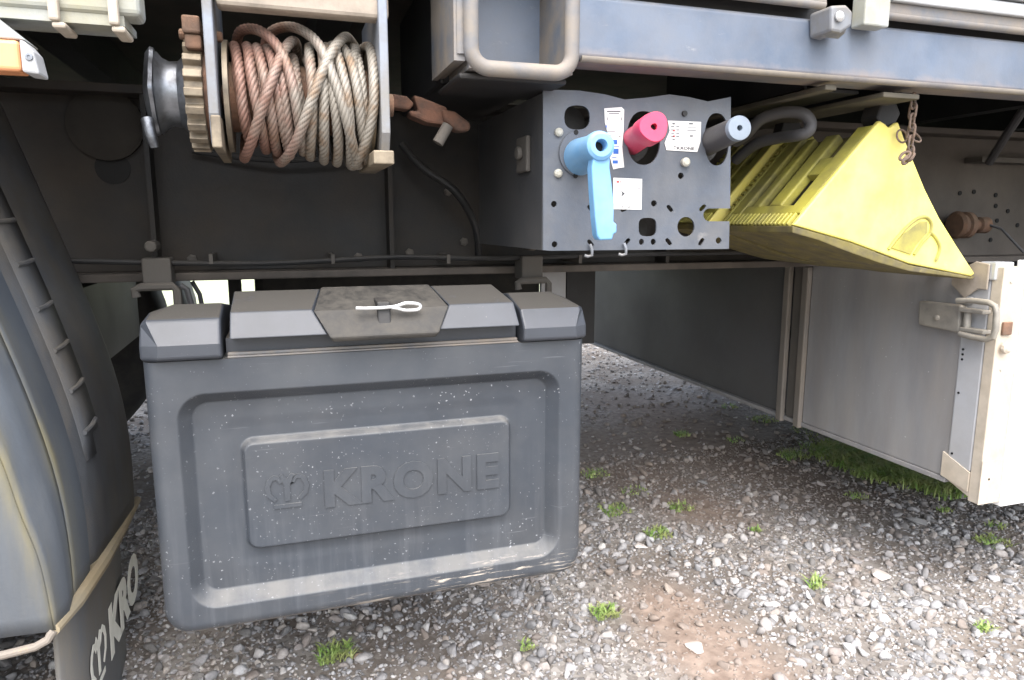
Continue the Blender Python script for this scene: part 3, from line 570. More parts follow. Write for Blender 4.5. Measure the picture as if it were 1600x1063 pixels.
for x in (xl1+.002, xr0-.010):
    b = MB(); b.cyl((x, AY, AZ), (x+.007, AY, AZ), .083, 48); obj('drum_flange', b, 'gear', WN, smooth=True)
# ratchet wheel
nt_ = 20; pts = []
for k in range(nt_):
    a0 = 2*PI*k/nt_; da = 2*PI/nt_
    for t, r in ((0, .073), (.08, .084), (.50, .084), (.62, .073)): pts.append((AY+r*math.cos(a0+t*da), AZ+r*math.sin(a0+t*da)))
xg0, xg1 = PY(288, 150, 1.15).x, PY(318, 150, 1.15).x
b = MB(); b.prism(pts, 'x', xg0, xg1); obj('ratchet_wheel', b, 'gear', WN, bev=.0012)
b = MB(); b.cyl((xg1, AY, AZ), (xl0, AY, AZ), .070, 40); obj('spacer_ring', b, 'rust', WN, smooth=True)
b = MB(); xh0 = PY(222, 150, 1.17).x; xh1 = PY(242, 150, 1.17).x
ln = xg0-xh1
b.lathe([(0, .060), (ln*.15, .052), (ln*.4, .047), (ln*.7, .048), (ln, .060)], (xh1, AY, AZ), (1, 0, 0), 40); obj('hub', b, 'bright_steel', WN, smooth=True)
b = MB(); b.lathe([(0, .040), (.003, .052), (.010, .060), (.015, .058), (.018, .050)], (xh0, AY, AZ), (1, 0, 0), 64, wob=lambda a, t: 1+.13*max(0, math.cos(5*a+.6))**2+.03*math.sin(3*a)); obj('lobed_flange', b, 'bright_steel', WN, smooth=True)
b = MB(); p = PY(236, 205, 1.17); b.tube([(p.x-.004, AY-.055, AZ-.045), (p.x, AY-.062, AZ-.066), (p.x+.004, AY-.06, AZ-.085)], [.009, .0085, .006], 12); obj('flange_lug', b, 'bright_steel', WN, smooth=True)
p = PY(298, 50, 1.15); b = MB(); b.box((p.x-.011, 1.145, p.z-.002), (p.x+.013, 1.20, p.z+.022)); b.box((p.x-.009, 1.15, p.z-.022), (p.x+.013, 1.20, p.z-.0025)); b.cyl((p.x-.02, 1.19, p.z+.005), (p.x+.04, 1.19, p.z+.005), .008, 10); obj('pawl', b, 'rust', WN, bev=.003)

# wire rope
def rope(path, name, parent, r0=.0079):
    P_ = np.array(path); Tn = np.gradient(P_, axis=0); Tn /= np.linalg.norm(Tn, axis=1)[:, None]; s_ = np.concatenate([[0], np.cumsum(np.linalg.norm(np.diff(P_, axis=0), axis=1))])
    rad = P_-np.array([0, AY, AZ]); rad[:, 0] = 0; rad -= (rad*Tn).sum(1)[:, None]*Tn; rad /= np.linalg.norm(rad, axis=1)[:, None]; B = np.cross(Tn, rad)
    ns = 36; ph = np.linspace(0, 2*PI, ns, endpoint=False); tw = 2*PI*s_/.060
    lob = np.abs(np.sin(3*(ph[None]-tw[:, None])))                 # six strands laid round each other
    rr = r0*(.72+.28*np.sqrt(lob+1e-6))
    V = P_[:, None]+rad[:, None]*(np.cos(ph)[None, :, None]*rr[..., None])+B[:, None]*(np.sin(ph)[None, :, None]*rr[..., None])
    n = len(P_); f = []
    for i in range(n-1):
        for k in range(ns): f.append((i*ns+k, i*ns+(k+1) % ns, (i+1)*ns+(k+1) % ns, (i+1)*ns+k))
    b = MB(); b.v = [tuple(v) for v in V.reshape(-1, 3)]; b.f = f+[tuple(range(ns)), tuple((n-1)*ns+k for k in range(ns))]
    o = obj(name, b, 'rope', parent, smooth=True, angle=180)
    at = o.data.attributes.new('groove_shade', 'FLOAT', 'POINT'); at.data.foreach_set('value', (1-np.clip(lob*2.2, 0, 1)).astype(np.float32).ravel()); return o
def wind(keys, seed=0, ph_=0.):
    """keys: (degrees, x, radius); 90 is the top, 180 faces the camera side, 270 the bottom"""
    k = np.array(keys, float); out = []; th = k[:, 0]; L_ = math.radians(th[-1]-th[0])*.088; n = int(L_/.0028)
    tt = np.linspace(th[0], th[-1], n)
    m = [Vector((a, b_, c_)) for a, b_, c_ in keys]; sp = smooth_path(m, 10); A = np.array([v[:] for v in sp]); o = np.argsort(A[:, 0])
    x = np.interp(tt, A[o, 0], A[o, 1]); rr = np.interp(tt, A[o, 0], A[o, 2])
    for t, xx, r_ in zip(tt, x, rr):
        a = math.radians(t); r_ += .0010*math.sin(5*a+seed*1.3); out.append((xx+.0012*math.sin(3*a+seed*2.1), AY+r_*math.cos(a), AZ+r_*math.sin(a)))
    return out
def wrap2(xt, xb, r1, r2, seed):
    rope(wind([(20, xt-.004, r1*.95), (60, xt-.002, r1), (100, xt, r1), (150, xt+(xb-xt)*.3, (r1+r2)/2), (210, xt+(xb-xt)*.72, (r1+r2)/2+.001), (260, xb, r2), (310, xb+.004, r2*.97), (350, xb-.002, r2*.92), (385, xt+.010, r1*.92)], seed), 'rope_wrap', WN)
for k in range(7):                                    # inner layer
    x = xl1+.022+k*.028+random.uniform(-.004, .004); wrap2(x-.006+random.uniform(-.004, .004), x+.010, .062, .064, k+40)
for k, (xt, xb, r1, r2) in enumerate(((-.052, -.038, .074, .070), (-.036, -.016, .076, .078), (-.021, .002, .075, .081), (-.006, .018, .073, .080), (.012, .020, .071, .086), (.058, .052, .080, .088),
        (.074, .072, .083, .092), (.080, .094, .082, .094), (.092, .116, .084, .096), (.106, .138, .083, .092), (.124, .140, .078, .082))): wrap2(xt, xb, r1, r2, k)
for k, ks in enumerate((
  [(20, .05, .076), (60, .042, .080), (100, .036, .087), (180, -.006, .091), (245, -.042, .093), (275, -.050, .092), (320, -.046, .078)],
  [(20, .165, .078), (60, .148, .084), (92, .120, .099), (125, .100, .100), (180, .060, .098), (245, .016, .100), (285, .004, .094), (330, .0, .080)],
  [(15, -.02, .074), (55, -.014, .084), (80, -.002, .104), (102, .030, .109), (130, .066, .101), (180, .092, .097), (250, .124, .100), (290, .132, .092), (330, .13, .078)],
  [(15, -.05, .07), (60, -.052, .080), (88, -.044, .098), (110, -.018, .100), (140, .012, .093), (190, .032, .087), (250, .040, .082), (310, .040, .070)],
  [(20, .135, .072), (80, .140, .084), (120, .148, .088), (190, .146, .092), (245, .124, .101), (280, .118, .098), (330, .12, .08)],
  [(20, .10, .072), (80, .116, .080), (110, .128, .084), (150, .120, .084), (200, .126, .086), (260, .142, .080), (310, .14, .07)])): rope(wind(ks, k), 'rope_loop', WN)

# rusty hook beside the winch
HK = thing('rusty_hook', (.27, 1.3, 1.10), 'rusty brown steel fork fitting hanging between the winch and the outrigger', 'hook')
def quad(px, y0, y1): b = MB(); b.prism([(PY(x, y, y0).x, PY(x, y, y0).z) for x, y in px], 'y', y0, y1); return b
obj('shank', quad([(612, 146), (636, 150), (648, 162), (640, 172), (612, 168)], 1.29, 1.32), 'dark_rust', HK, bev=.004)
obj('fork', quad([(646, 148), (660, 152), (700, 168), (696, 196), (668, 192), (640, 180), (640, 172), (654, 174)], 1.285, 1.325), 'dark_rust', HK, bev=.005)
obj('tongue', quad([(690, 170), (712, 174), (736, 192), (736, 204), (716, 206), (694, 190)], 1.278, 1.312), 'dark_rust', HK, bev=.006, seg=3)
b = MB(); b.cyl(PY(700, 196, 1.27), PY(684, 224, 1.27), .010, 14); obj('pin', b, 'dusty_steel', HK, smooth=True)

# ================================================================ COUPLING PANEL with knobs
VY = 1.2
def V2(x, y): p = PY(x, y, VY); return (p.x, p.z)
def VR(r): return r*VY/FPX*1.1
VB = thing('coupling_panel', (.64, 1.2, .90), 'grey-blue punched steel panel box with coloured brake knobs and stickers', 'valve panel')
outl = [(848, 391), (860, 392), (1138, 389), (1139, 346), (1107, 346)]+[(1107-9*math.sin(a), 336+10*math.cos(a)) for a in np.linspace(.3, PI-.3, 7)]+[(1107, 326), (1140, 326), (1141, 152), (1105, 159), (1075, 152), (1045, 148), (1010, 153), (975, 156), (945, 148), (905, 142), (848, 140)]
holes = []
def hp(cx, cy, rx, ry, n=20, rot=0, p=2.): holes.append([V2(x, y) for x, y in oval(cx, cy, rx, ry, n, rot, p)])
hp(901, 184, 20, 19, 24, 0, 2.6); hp(1005, 216, 26, 42, 36, 0, 2.3); hp(1119, 218, 19, 41, 36, 0, 2.3)
for x, y in ((865, 319), (866, 382), (1021, 318), (1063, 275), (1122, 376)): hp(x, y, 4.6, 5, 14)
for x, y in ((1001.5, 378), (1020, 378)): hp(x, y, 4, 5, 12)
for x, y, r in ((922, 326, .9), (1046, 326, .9), (1097, 325, -.8), (922, 380, .9), (979, 378, -.9), (1044, 378, .9), (1095, 378, -1.0), (975, 327, -.5)): hp(x, y, 6.5, 3.2, 14, r, 3)
hp(1011, 355, 14, 14.5, 24, 0, 3.2); hp(1071, 354.5, 13.5, 15.5, 24)
me = plate([V2(x, y) for x, y in outl], holes, .004)
o = obj('front_plate', me_to_mb(me, lambda c: (c.x, VY+c.z, c.y)), 'valve_face', VB)
xb0 = V2(848, 300)[0]; xb1 = V2(1139, 300)[0]; zb0 = V2(848, 391)[1]; zt0 = V2(848, 140)[1]
b = MB(); b.box((xb0-.0005, VY+.002, zb0), (xb0+.0035, 1.625, zt0-.005)); obj('side_plate', b, 'valve_side', VB)
b = MB(); b.box((xb0+.004, VY+.0025, zb0+.0), (xb1-.002, VY+.09, zb0+.003)); obj('bottom_flange', b, 'valve_side', VB)
b = MB(); b.box((xb0+.004, 1.60, 1.0), (xb1-.13, 1.605, 1.17)); obj('back_plate', b, 'black_steel', VB)
for cx, cy in ((901, 184), (1005, 216), (1119, 218), (1011, 355)):
    x, z = V2(cx, cy); b = MB(); b.lathe([(0, .024 if cy > 300 else .034), (.05, .03 if cy < 300 else .022), (.10, .03 if cy < 300 else .022)], (x+.004, VY+.05, z-.006), (0, 1, 0), 20); obj('valve_body', b, 'rubber', VB, smooth=True)
# knobs
def knob_axis(fpx, fpy, yf, bpx, bpy_, yb): return PY(fpx, fpy, yf), PY(bpx, bpy_, yb)
f0 = PY(940, 227, 1.075); b0 = Vector((PY(906, 238, VY-.002).x, VY-.003, f0.z-.008)); ax = (b0-f0)
def cross_r(px): return px*1.10/FPX*1.05
b = MB(); L0 = ax.length
prof = [(.004, .0095), (.0, .0105), (.0, cross_r(20)*.86), (.004, cross_r(22)), (.012, cross_r(24)), (L0*.35, cross_r(24)), (L0*.5, cross_r(25)), (L0, cross_r(31))]
b.lathe([(.030, .006), (.028, .0088)]+prof, f0, ax, 40); kb = obj('blue_knob', b, 'blue_knob', VB, smooth=True)
b = MB(); b.cyl(f0+ax.normalized()*.022, f0+ax.normalized()*.0285, .0089, 24); obj('bore', b, 'hole', kb)
hl = [(929, 238), (926, 262), (928, 300), (931, 340), (934, 368), (938, 376), (958, 375), (960, 366), (965, 364), (965, 350), (960, 347), (961, 320), (957, 285), (954, 262), (955, 240)]
b = MB(); b.prism([(PY(x, y, 1.08).x, PY(x, y, 1.08).z) for x, y in hl], 'y', 1.082, 1.104); obj('lever', b, 'blue_knob', kb, bev=.007, seg=4, smooth=True)
b = MB(); p = PY(906, 240, VY-.004); b.cyl((p.x, VY-.0025, p.z), (p.x, VY-.006, p.z), .040, 36); obj('knob_plate', b, 'valve_face', VB, smooth=True)
for x, y in ((873, 207), (872, 271)): p = PY(x, y, VY-.004); b = MB(); b.lathe([(0, .0075), (.005, .0075), (.008, .004)], (p.x, VY-.0022, p.z), (0, -1, 0), 12); obj('bolt', b, 'bolt', VB, smooth=True)
for x, y in ((900, 207), (899, 275)): p = PY(x, y, VY-.006); b = MB(); b.cyl((p.x, VY-.0062, p.z), (p.x, VY-.0068, p.z), .0045, 12); obj('screw', b, 'hole', VB)
p = PY(1068, 254, VY); b = MB(); b.lathe([(0, .008), (.008, .0085), (.011, .005)], (p.x, VY-.0022, p.z), (0, -1, 0), 14); obj('bolt', b, 'bolt', VB, smooth=True)
p = PY(1068, 178, VY); b = MB(); b.lathe([(0, .0055), (.004, .005)], (p.x, VY-.0022, p.z), (0, -1, 0), 12); obj('bolt', b, 'black_steel', VB, smooth=True)
p = PY(900, 140, VY); 
f1 = PY(1022, 198, 1.085); b1 = Vector((PY(998, 212, VY).x, VY+.03, f1.z-.008)); ax = b1-f1; r = cross_r(24)
b = MB(); b.lathe([(.018, .003), (.016, .0052), (0, .0055), (0, r*.93), (.003, r), (.045, r*1.0), (.05, r*.85), (ax.length, r*.95)], f1, ax, 48, wob=lambda a, t: 1+.055*math.cos(3*a+.5)); kr = obj('red_knob', b, 'red_knob', VB, smooth=True)
b = MB(); b.cyl(f1+ax.normalized()*.012, f1+ax.normalized()*.0162, .0053, 16); obj('bore', b, 'hole', kr)
f2 = PY(1156, 200, 1.085); b2 = Vector((PY(1118, 214, VY).x, VY+.03, f2.z-.01)); ax = b2-f2; r = cross_r(20.5)
b = MB(); b.lathe([(.018, .003), (.016, .0045), (0, .005), (0, r*.95), (.002, r), (.012, r)], f2, ax, 40); kg = obj('grey_knob', b, 'grey_knob', VB, smooth=True)
b = MB(); b.cyl(f2+ax.normalized()*.0125, f2+ax, r*.98, 32, r2=r*1.15); obj('rubber_sleeve', b, 'hose', kg, smooth=True)
b = MB(); b.cyl(f2+ax.normalized()*.012, f2+ax.normalized()*.0162, .0046, 16); obj('bore', b, 'hole', kg)
# bracket on the box's side, and fitting hooks at its lower edge
p = PX(822, 240, xb0); b = MB(); b.box((xb0-.010, p.y-.03, p.z-.035), (xb0-.001, p.y+.03, p.z+.03)); b.cyl((xb0-.02, p.y, p.z), (xb0-.01, p.y, p.z), .012, 14); obj('side_bracket', b, 'dusty_steel', VB, bev=.003)
for px, py in ((922, 394), (975, 392)):
    p = PY(px, py, VY-.006); b = MB(); b.tube([p+Vector((0, 0, .014)), p+Vector((.002, -.004, .004)), p+Vector((.003, -.002, -.006)), p+Vector((-.004, 0, -.008)), p+Vector((-.010, .002, -.006))], .0028, 8); obj('cable_tie', b, 'grey_metal', VB, smooth=True)
# stickers (flat print)
def decal(px, yo, name='sticker', m='paper', parent=VB):
    b = MB(); pts = [V2(x, y) for x, y in px]; b.prism(pts, 'y', VY-.0030-yo, VY-.0034-yo); return obj(name, b, m, parent)
s1 = decal([(943, 170), (970, 168), (974, 172), (973, 205), (971, 230), (974, 262), (966, 263), (957, 265), (950, 240), (950, 215), (944, 192)], .0)
s2 = decal([(1042, 189), (1094, 191), (1093, 222), (1088, 238), (1040, 235), (1037, 224), (1045, 205)], .0)
s3 = decal([(957, 278), (1002, 280), (1001, 328), (957, 327)], .0)
def ink(parent, rects, m='ink'):
    b = MB()
    for x0, y0, x1, y1 in rects: b.prism([V2(x0, y0), V2(x1, y0), V2(x1, y1), V2(x0, y1)], 'y', VY-.0036, VY-.0038)
    obj('print', b, m, parent)
ink(s1, [(947, 174, 968, 175.5), (950, 177.5, 966, 178.5), (947, 184, 948, 189), (969, 184, 970, 189), (948, 206, 960, 207), (949, 211, 966, 211.8), (966, 213, 968, 214.5)])
ink(s1, [(953, 219, 963, 226), (955, 229, 966, 229.8), (957, 233, 965, 241), (955, 246, 962, 247), (956, 251, 964, 256)], 'ink_blue')
ink(s2, [(1049, 193, 1053, 195), (1075, 193, 1081, 195), (1049, 218, 1053, 219.5), (1076, 212, 1081, 214)]+[(1047+8*(k % 2), 198+5*(k//2), 1052+8*(k % 2), 199.3+5*(k//2)) for k in range(8)]+[(1072, 200+4*k, 1086, 200.8+4*k) for k in range(2)])
ink(s2, [(1050, 203, 1053, 206), (1050, 212, 1053, 215)], 'ink_red')
ink(s3, [(962, 283, 966, 286), (968, 283, 969, 286)], 'ink_red'); ink(s3, [(995, 294, 999, 295)])
b = MB(); b.prism([V2(969, 298), V2(975, 303), V2(969, 308), V2(971, 303)], 'y', VY-.0036, VY-.0038); obj('print', b, 'ink', s3)
def vtext(s, px, py, size, parent, m, yo=.0036, fat=0, sx=1.):
    me = text(s, size, .0001, fat, 1., sx); x0, z0_ = V2(px, py); obj('lettering', me_to_mb(me, lambda c: (x0+c.x, VY-yo-c.z, z0_+c.y)), m, parent)
vtext('KRONE', 1056, 234, .0075, s2, 'ink', fat=.0002, sx=1.5); vtext('KRONE', 966, 325, .0048, s3, 'ink', sx=1.5); vtext('4', 944, 201, .010, s1, 'ink_blue')
me = flat_loops(crown(.0075), .0001); x0, z0_ = V2(1050, 234); obj('mark', me_to_mb(me, lambda c: (x0+c.x, VY-.0037, z0_+c.y)), 'ink', s2)

# hose loop behind the chock
HS = MB(); pts = [PY(1150, 222, 1.40), PY(1168, 208, 1.36), PY(1190, 186, 1.32), PY(1225, 176, 1.28), PY(1254, 178, 1.25), PY(1266, 192, 1.24), PY(1262, 206, 1.24), PY(1245, 212, 1.26), PY(1215, 216, 1.32), PY(1180, 226, 1.38), PY(1150, 250, 1.45)]
HS.tube(smooth_path(pts), .0125, 14); tag(obj('air_hose', HS, 'hose', smooth=True, loc=pts[0]), 'dark grey air hose bent in a loop right of the grey knob', 'hose')

# ================================================================ WHEEL CHOCK
CY = 1.2; CD = 1.46
CK = thing('wheel_chock', (1.25, 1.2, .83), 'bright yellow wheel chock with ribbed back hanging under the trailer frame', 'wheel chock')
def K2(x, y): p = PY(x, y, CY); return (p.x, p.z)
side = [(1240, 352), (1375, 188), (1384, 194), (1390, 200), (1398, 194), (1404, 190), (1412, 212), (1428, 252), (1446, 296), (1468, 340), (1496, 385), (1524, 428), (1518, 432), (1420, 412), (1330, 378)]
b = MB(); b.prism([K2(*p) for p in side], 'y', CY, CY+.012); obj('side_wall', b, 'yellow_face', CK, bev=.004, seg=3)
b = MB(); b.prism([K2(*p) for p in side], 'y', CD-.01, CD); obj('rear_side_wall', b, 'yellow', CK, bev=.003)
A0 = Vector((K2(1240, 352)[0], 0, K2(1240, 352)[1])); A1 = Vector((K2(1375, 188)[0], 0, K2(1375, 188)[1])); U = (A1-A0); LU = U.length; U.normalize(); Nn = Vector((-U.z, 0, U.x))
def slope(u0, u1, y0, y1, h0, h1):
    """slab on the sloping back: u along the slope, h out of it"""
    b = MB(); vs = [A0+U*u+Nn*h+Vector((0, y, 0)) for h in (h0, h1) for u, y in ((u0, y0), (u1, y0), (u1, y1), (u0, y1))]
    return b.add(vs, [(0, 1, 2, 3), (7, 6, 5, 4), (0, 4, 5, 1), (1, 5, 6, 2), (2, 6, 7, 3), (3, 7, 4, 0)])
yA = CY+.0125; W_ = CD-.0105-yA
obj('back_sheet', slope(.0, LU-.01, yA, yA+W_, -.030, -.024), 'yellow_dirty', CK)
obj('border', slope(.035, LU-.01, yA, yA+.040, -.0235, -.001), 'yellow', CK, bev=.002)
obj('border', slope(.035, LU-.01, yA+W_-.035, yA+W_, -.0235, -.001), 'yellow', CK, bev=.002)
obj('border', slope(.0, .0345, yA, yA+W_, -.0235, -.010), 'yellow_dirty', CK, bev=.002)
obj('ridge', slope(.060, LU-.02, yA+.085, yA+.125, -.0235, -.002), 'yellow', CK, bev=.004)
obj('ridge', slope(.060, LU-.02, yA+.160, yA+.185, -.0235, -.004), 'yellow', CK, bev=.004)
obj('cross_rib', slope(.0355, .0600, yA+.0405, yA+W_-.0355, -.0235, -.003), 'yellow', CK, bev=.002)
obj('cross_rib', slope(.150, .20, yA+.0405, yA+.0845, -.0235, -.005), 'yellow', CK, bev=.002)
b = slope(.0605, .149, yA+.0405, yA+.0845, -.0238, -.0228); obj('slot', b, 'hole', CK)
for k in range(17):
    y = yA+.006+k*(W_-.012)/17; obj('tooth', slope(.001, .033, y, y+.0075, -.0095, .003), 'yellow', CK, bev=.0015, seg=1)
for k in range(14):
    u = .05+k*(LU-.07)/14; obj('tooth', slope(u, u+.009, yA+W_+.0005+.010, yA+W_+.022, -.02, .001), 'yellow', CK)
# curved base plate, muddy
base = [(1238, 353), (1330, 380), (1420, 414), (1518, 433), (1524, 431), (1518, 437), (1475, 431), (1420, 424), (1370, 410), (1320, 392), (1280, 376), (1238, 364)]
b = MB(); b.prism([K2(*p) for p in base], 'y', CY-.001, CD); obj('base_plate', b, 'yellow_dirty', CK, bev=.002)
def ridge(px, r): b = MB(); b.tube(smooth_path([PY(x, y, CY-.001) for x, y in px], 5), r, 8); obj('grip_recess', b, 'yellow', CK, smooth=True)
ridge([(1388, 390), (1400, 374), (1418, 354), (1436, 341), (1448, 340), (1455, 350), (1452, 366), (1440, 380), (1428, 398)], .0035)
ridge([(1452, 362), (1462, 372), (1468, 388), (1462, 408)], .0035)
b = MB(); b.prism([K2(*p) for p in [(1392, 388), (1410, 366), (1436, 346), (1448, 346), (1448, 364), (1430, 384), (1422, 398)]], 'y', CY-.0025, CY-.0005); obj('grip_panel', b, 'yellow', CK, bev=.001)
b = MB(); b.prism([K2(*p) for p in [(1378, 182), (1386, 158), (1408, 156), (1416, 176), (1408, 192), (1398, 196), (1390, 202), (1384, 196)]], 'y', CY+.013, CY+.06); obj('pivot_block', b, 'black_steel', CK, bev=.004)
def copy_tree(o, parent=None):
    c = o.copy(); COL.objects.link(c); c.parent = parent
    for ch in list(o.children): copy_tree(ch, c)
    return c
CK['group'] = 'wheel chocks stowed under the frame'
CK2 = copy_tree(CK); CK2.location = (CK.location.x-.015, CK.location.y+.285, CK.location.z+.004); CK2.scale = (1, .70, 1)
CK2['label'] = 'second yellow wheel chock, stowed behind the bright one and seen through the punched panel'
# chain: each link a part
CH = thing('chain', (1.22, 1.17, 1.10), 'short rusty link chain hanging from the flange in front of the yellow chock', 'chain')
def linkm(c, ln, w, r, ang, tilt=0):
    pts = []; n = 20
    for k in range(n):
        a = 2*PI*k/n; u = math.cos(a)*w; v = math.sin(a)*w+(ln/2-w)*(1 if math.sin(a) > 0 else -1)
        pts.append(Vector((u*math.cos(ang)+v*math.sin(tilt), u*math.sin(ang), v*math.cos(tilt)))+c)
    b = MB(); b.tube(pts, r, 8, closed=True); return b
ys = [158, 174, 190, 206, 224, 240]
for k, y in enumerate(ys):
    c = PY(1427-k*1.0, y, 1.165); obj('link', linkm(c, .031, .0085, .0024, .35 if k % 2 == 0 else .35+PI/2*.75, .05), 'rust_chain', CH, smooth=True)
for px, py, a in ((1416, 250, .2), (1422, 246, 1.4), (1414, 244, -.6)):
    obj('shackle', linkm(PY(px, py, 1.16), .020, .008, .003, a, .6), 'rust_chain', CH, smooth=True)
for px, a in ((1409, .5), (1428, 2.2)):
    c = PY(px, 213, 1.185); b = MB(); b.tube([c+Vector((math.cos(t)*.013, math.sin(t)*.006*a, math.sin(t)*.013)) for t in np.linspace(0, 2*PI, 20, endpoint=False)], .002, 8, closed=True); obj('ring', b, 'rust_chain', CH, smooth=True)

# ================================================================ PALLET BOX on the right
XW = 1.518
PB = thing('pallet_box', (XW, 1.15, .29), 'grey sheet steel pallet box under the trailer with a white front door and toggle latch', 'pallet box')
yj0, yj1 = PX(1222, 530, XW).y, PX(1258, 530, XW).y
zw0, zw1 = .335, .815
b = MB(); b.box((XW, yj1-.01, zw0), (XW+.02, PX(1498, 600, XW).y, zw1+.02)) if False else None
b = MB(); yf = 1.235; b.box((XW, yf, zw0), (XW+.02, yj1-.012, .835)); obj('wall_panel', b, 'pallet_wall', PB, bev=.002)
b = MB(); b.box((XW+.012, yj0+.012, zw0), (XW+.03, 3.34, .818)); obj('wall_panel', b, 'pallet_shaded', PB)
for y in (yj0-.022, yj1):
    b = MB(); b.prism([(XW-.016, y-.012), (XW+.002, y-.012), (XW+.002, y+.020), (XW-.010, y+.020)], 'z', zw0-.020, .818); obj('wall_post', b, 'dusty_post', PB, bev=.004)
b = MB(); b.box((XW+.004, yj1+.021, zw0), (XW+.01, yj0-.035, .818)); obj('joint_cover', b, 'dusty_steel', PB)
b = MB(); b.box((XW-.004, yf, zw0-.014), (XW+.025, 3.34, zw0-.001)); obj('lower_edge', b, 'pallet_wall', PB, bev=.002)
b = MB(); b.box((XW-.004, 1.172, .37), (XW+.016, yf-.001, .845)); obj('corner_strip', b, 'grey_strip', PB, bev=.004)
b = MB(); b.prism([(1.172, .322), (1.172, .369), (1.245, .398), (1.245, .338)], 'x', XW-.007, XW-.002); b.prism([(1.172, .31), (1.172, .365), (1.246, .395), (1.246, .338)], 'x', XW-.003, XW+.01); obj('corner_gusset', b, 'cream', PB)
for z in (.655, .643, .631, .55, .40): b = MB(); b.cyl((XW-.0045, 1.222, z), (XW-.006, 1.222, z), .0028, 10); obj('rivet', b, 'hole', PB)
xs1 = XW+.063
b = MB(); b.box((XW-.004, 1.145, .300), (xs1, 1.1715, .852)); obj('door_edge', b, 'cream', PB, bev=.002)
b = MB(); b.box((XW-.006, 1.1425, .300), (xs1-.004, 1.1445, .405)); obj('edge_patch', b, 'cream', PB)
b = MB(); b.box((xs1+.001, 1.140, .287), (3.6, 1.170, .866)); obj('door', b, 'white_panel', PB, bev=.003)
for z in (.82, .62, .36): b = MB(); b.lathe([(0, .004), (.002, .003)], (XW+.02, 1.1445, z), (0, -1, 0), 10); obj('rivet', b, 'bolt', PB)
b = MB(); b.box((XW+.02, 1.8, .80), (3.6, 3.3, .815)); b.box((XW+.02, 1.2, .335), (3.6, 3.3, .35)); b.box((3.5, 1.2, .35), (3.52, 3.3, .80)); b.box((XW+.035, 3.3, .33), (3.6, 3.33, .80)); obj('inner_structure', b, 'pallet_shaded', PB)
b = MB(); b.box((XW-.01, 1.16, .822), (XW+.045, 1.20, .862)); obj('corner_bracket', b, 'aluminium', PB, bev=.003)
b = MB(); p = PX(1520, 440, XW-.008); b.prism([(1.172, .858), (1.205, .862), (1.262, .832), (1.262, .805), (1.225, .775), (1.195, .80), (1.172, .80)], 'x', XW-.016, XW-.0115); obj('corner_gusset', b, 'tan_edge', PB, bev=.002)
b = MB(); b.cyl((XW-.006, 1.215, .772), (XW-.014, 1.215, .772), .009, 12); obj('bolt', b, 'zinc', PB)
p = PX(1555, 405, XW); b = MB(); b.lathe([(0, .02), (.02, .018), (.03, .008), (.055, .007), (.06, .015), (.075, .012)], (XW-.01, 1.30, .84), (0, 0, 1), 12); obj('mounting_stud', b, 'tan_edge', PB, smooth=True)
# toggle latch on the wall (its plate lies along the wall, its bail reaches round to the door edge)
def LP(x, y, o=.02): p = PX(x, y, XW-o); return (p.y, p.z)
LT = obj('latch_body', MB().prism([LP(1437, 470), LP(1503, 477), LP(1500, 521), LP(1436, 507)], 'x', XW-.024, XW-.003), 'zinc_bracket', PB, bev=.004)
for yy in (484, 514):
    a, c_ = LP(1500, yy, .03), LP(1538, yy+3, .03); b = MB(); b.box((XW-.034, c_[0], a[1]-.0045), (XW-.008, a[0]-.001, a[1]+.0045)); obj('latch_cheek', b, 'zinc_bracket', LT, bev=.002)
a, c_ = LP(1512, 486, .024), LP(1512, 512, .024); b = MB(); b.cyl((XW-.022, a[0], a[1]), (XW-.022, a[0], c_[1]), .008, 16); obj('latch_roller', b, 'zinc_bracket', LT, smooth=True)
b = MB(); b.tube([(XW-.034,)+LP(x, y, .034) for x, y in ((1496, 470), (1520, 470), (1545, 473), (1555, 479), (1557, 490), (1556, 515), (1552, 527), (1541, 531), (1520, 527), (1500, 522))], .0068, 12); obj('latch_bail', b, 'zinc_bracket', LT, smooth=True)
p = LP(1463, 497, .026); b = MB(); b.lathe([(0, .008), (.003, .007), (.005, .003)], (XW-.024, p[0], p[1]), (-1, 0, 0), 10); obj('rivet', b, 'zinc_bracket', LT, smooth=True)
b = MB(); b.box((XW+.006, 1.139, .700), (XW+.034, 1.1442, .730)); obj('strike_plate', b, 'rust', PB, bev=.002)
b = MB(); b.lathe([(0, .014), (.006, .013), (.010, .007)], (XW+.016, 1.1375, .672), (0, -1, 0), 10); obj('strike_bolt', b, 'cream', PB, smooth=True)

# ================================================================ TOOLBOX
TB = thing('toolbox', (.155, 1.15, .303), 'big black plastic toolbox with embossed front and dusty lid hanging under the trailer', 'toolbox')
bx0, bx1, bz0, bz1 = -.2095, .5150, .2885, .742; FY = 1.15
def rr_sdf(x, z, x0, x1, z0_, z1_, r):
    cx, cz = (x0+x1)/2, (z0_+z1_)/2; qx = np.abs(x-cx)-(x1-x0)/2+r; qz = np.abs(z-cz)-(z1_-z0_)/2+r
    return np.hypot(np.maximum(qx, 0), np.maximum(qz, 0))+np.minimum(np.maximum(qx, qz), 0)-r      # negative inside
nxg, nzg = 400, 260
gx_ = np.linspace(bx0, bx1, nxg); gz_ = np.linspace(bz0, bz1, nzg); X_, Z_ = np.meshgrid(gx_, gz_)
rc = .045
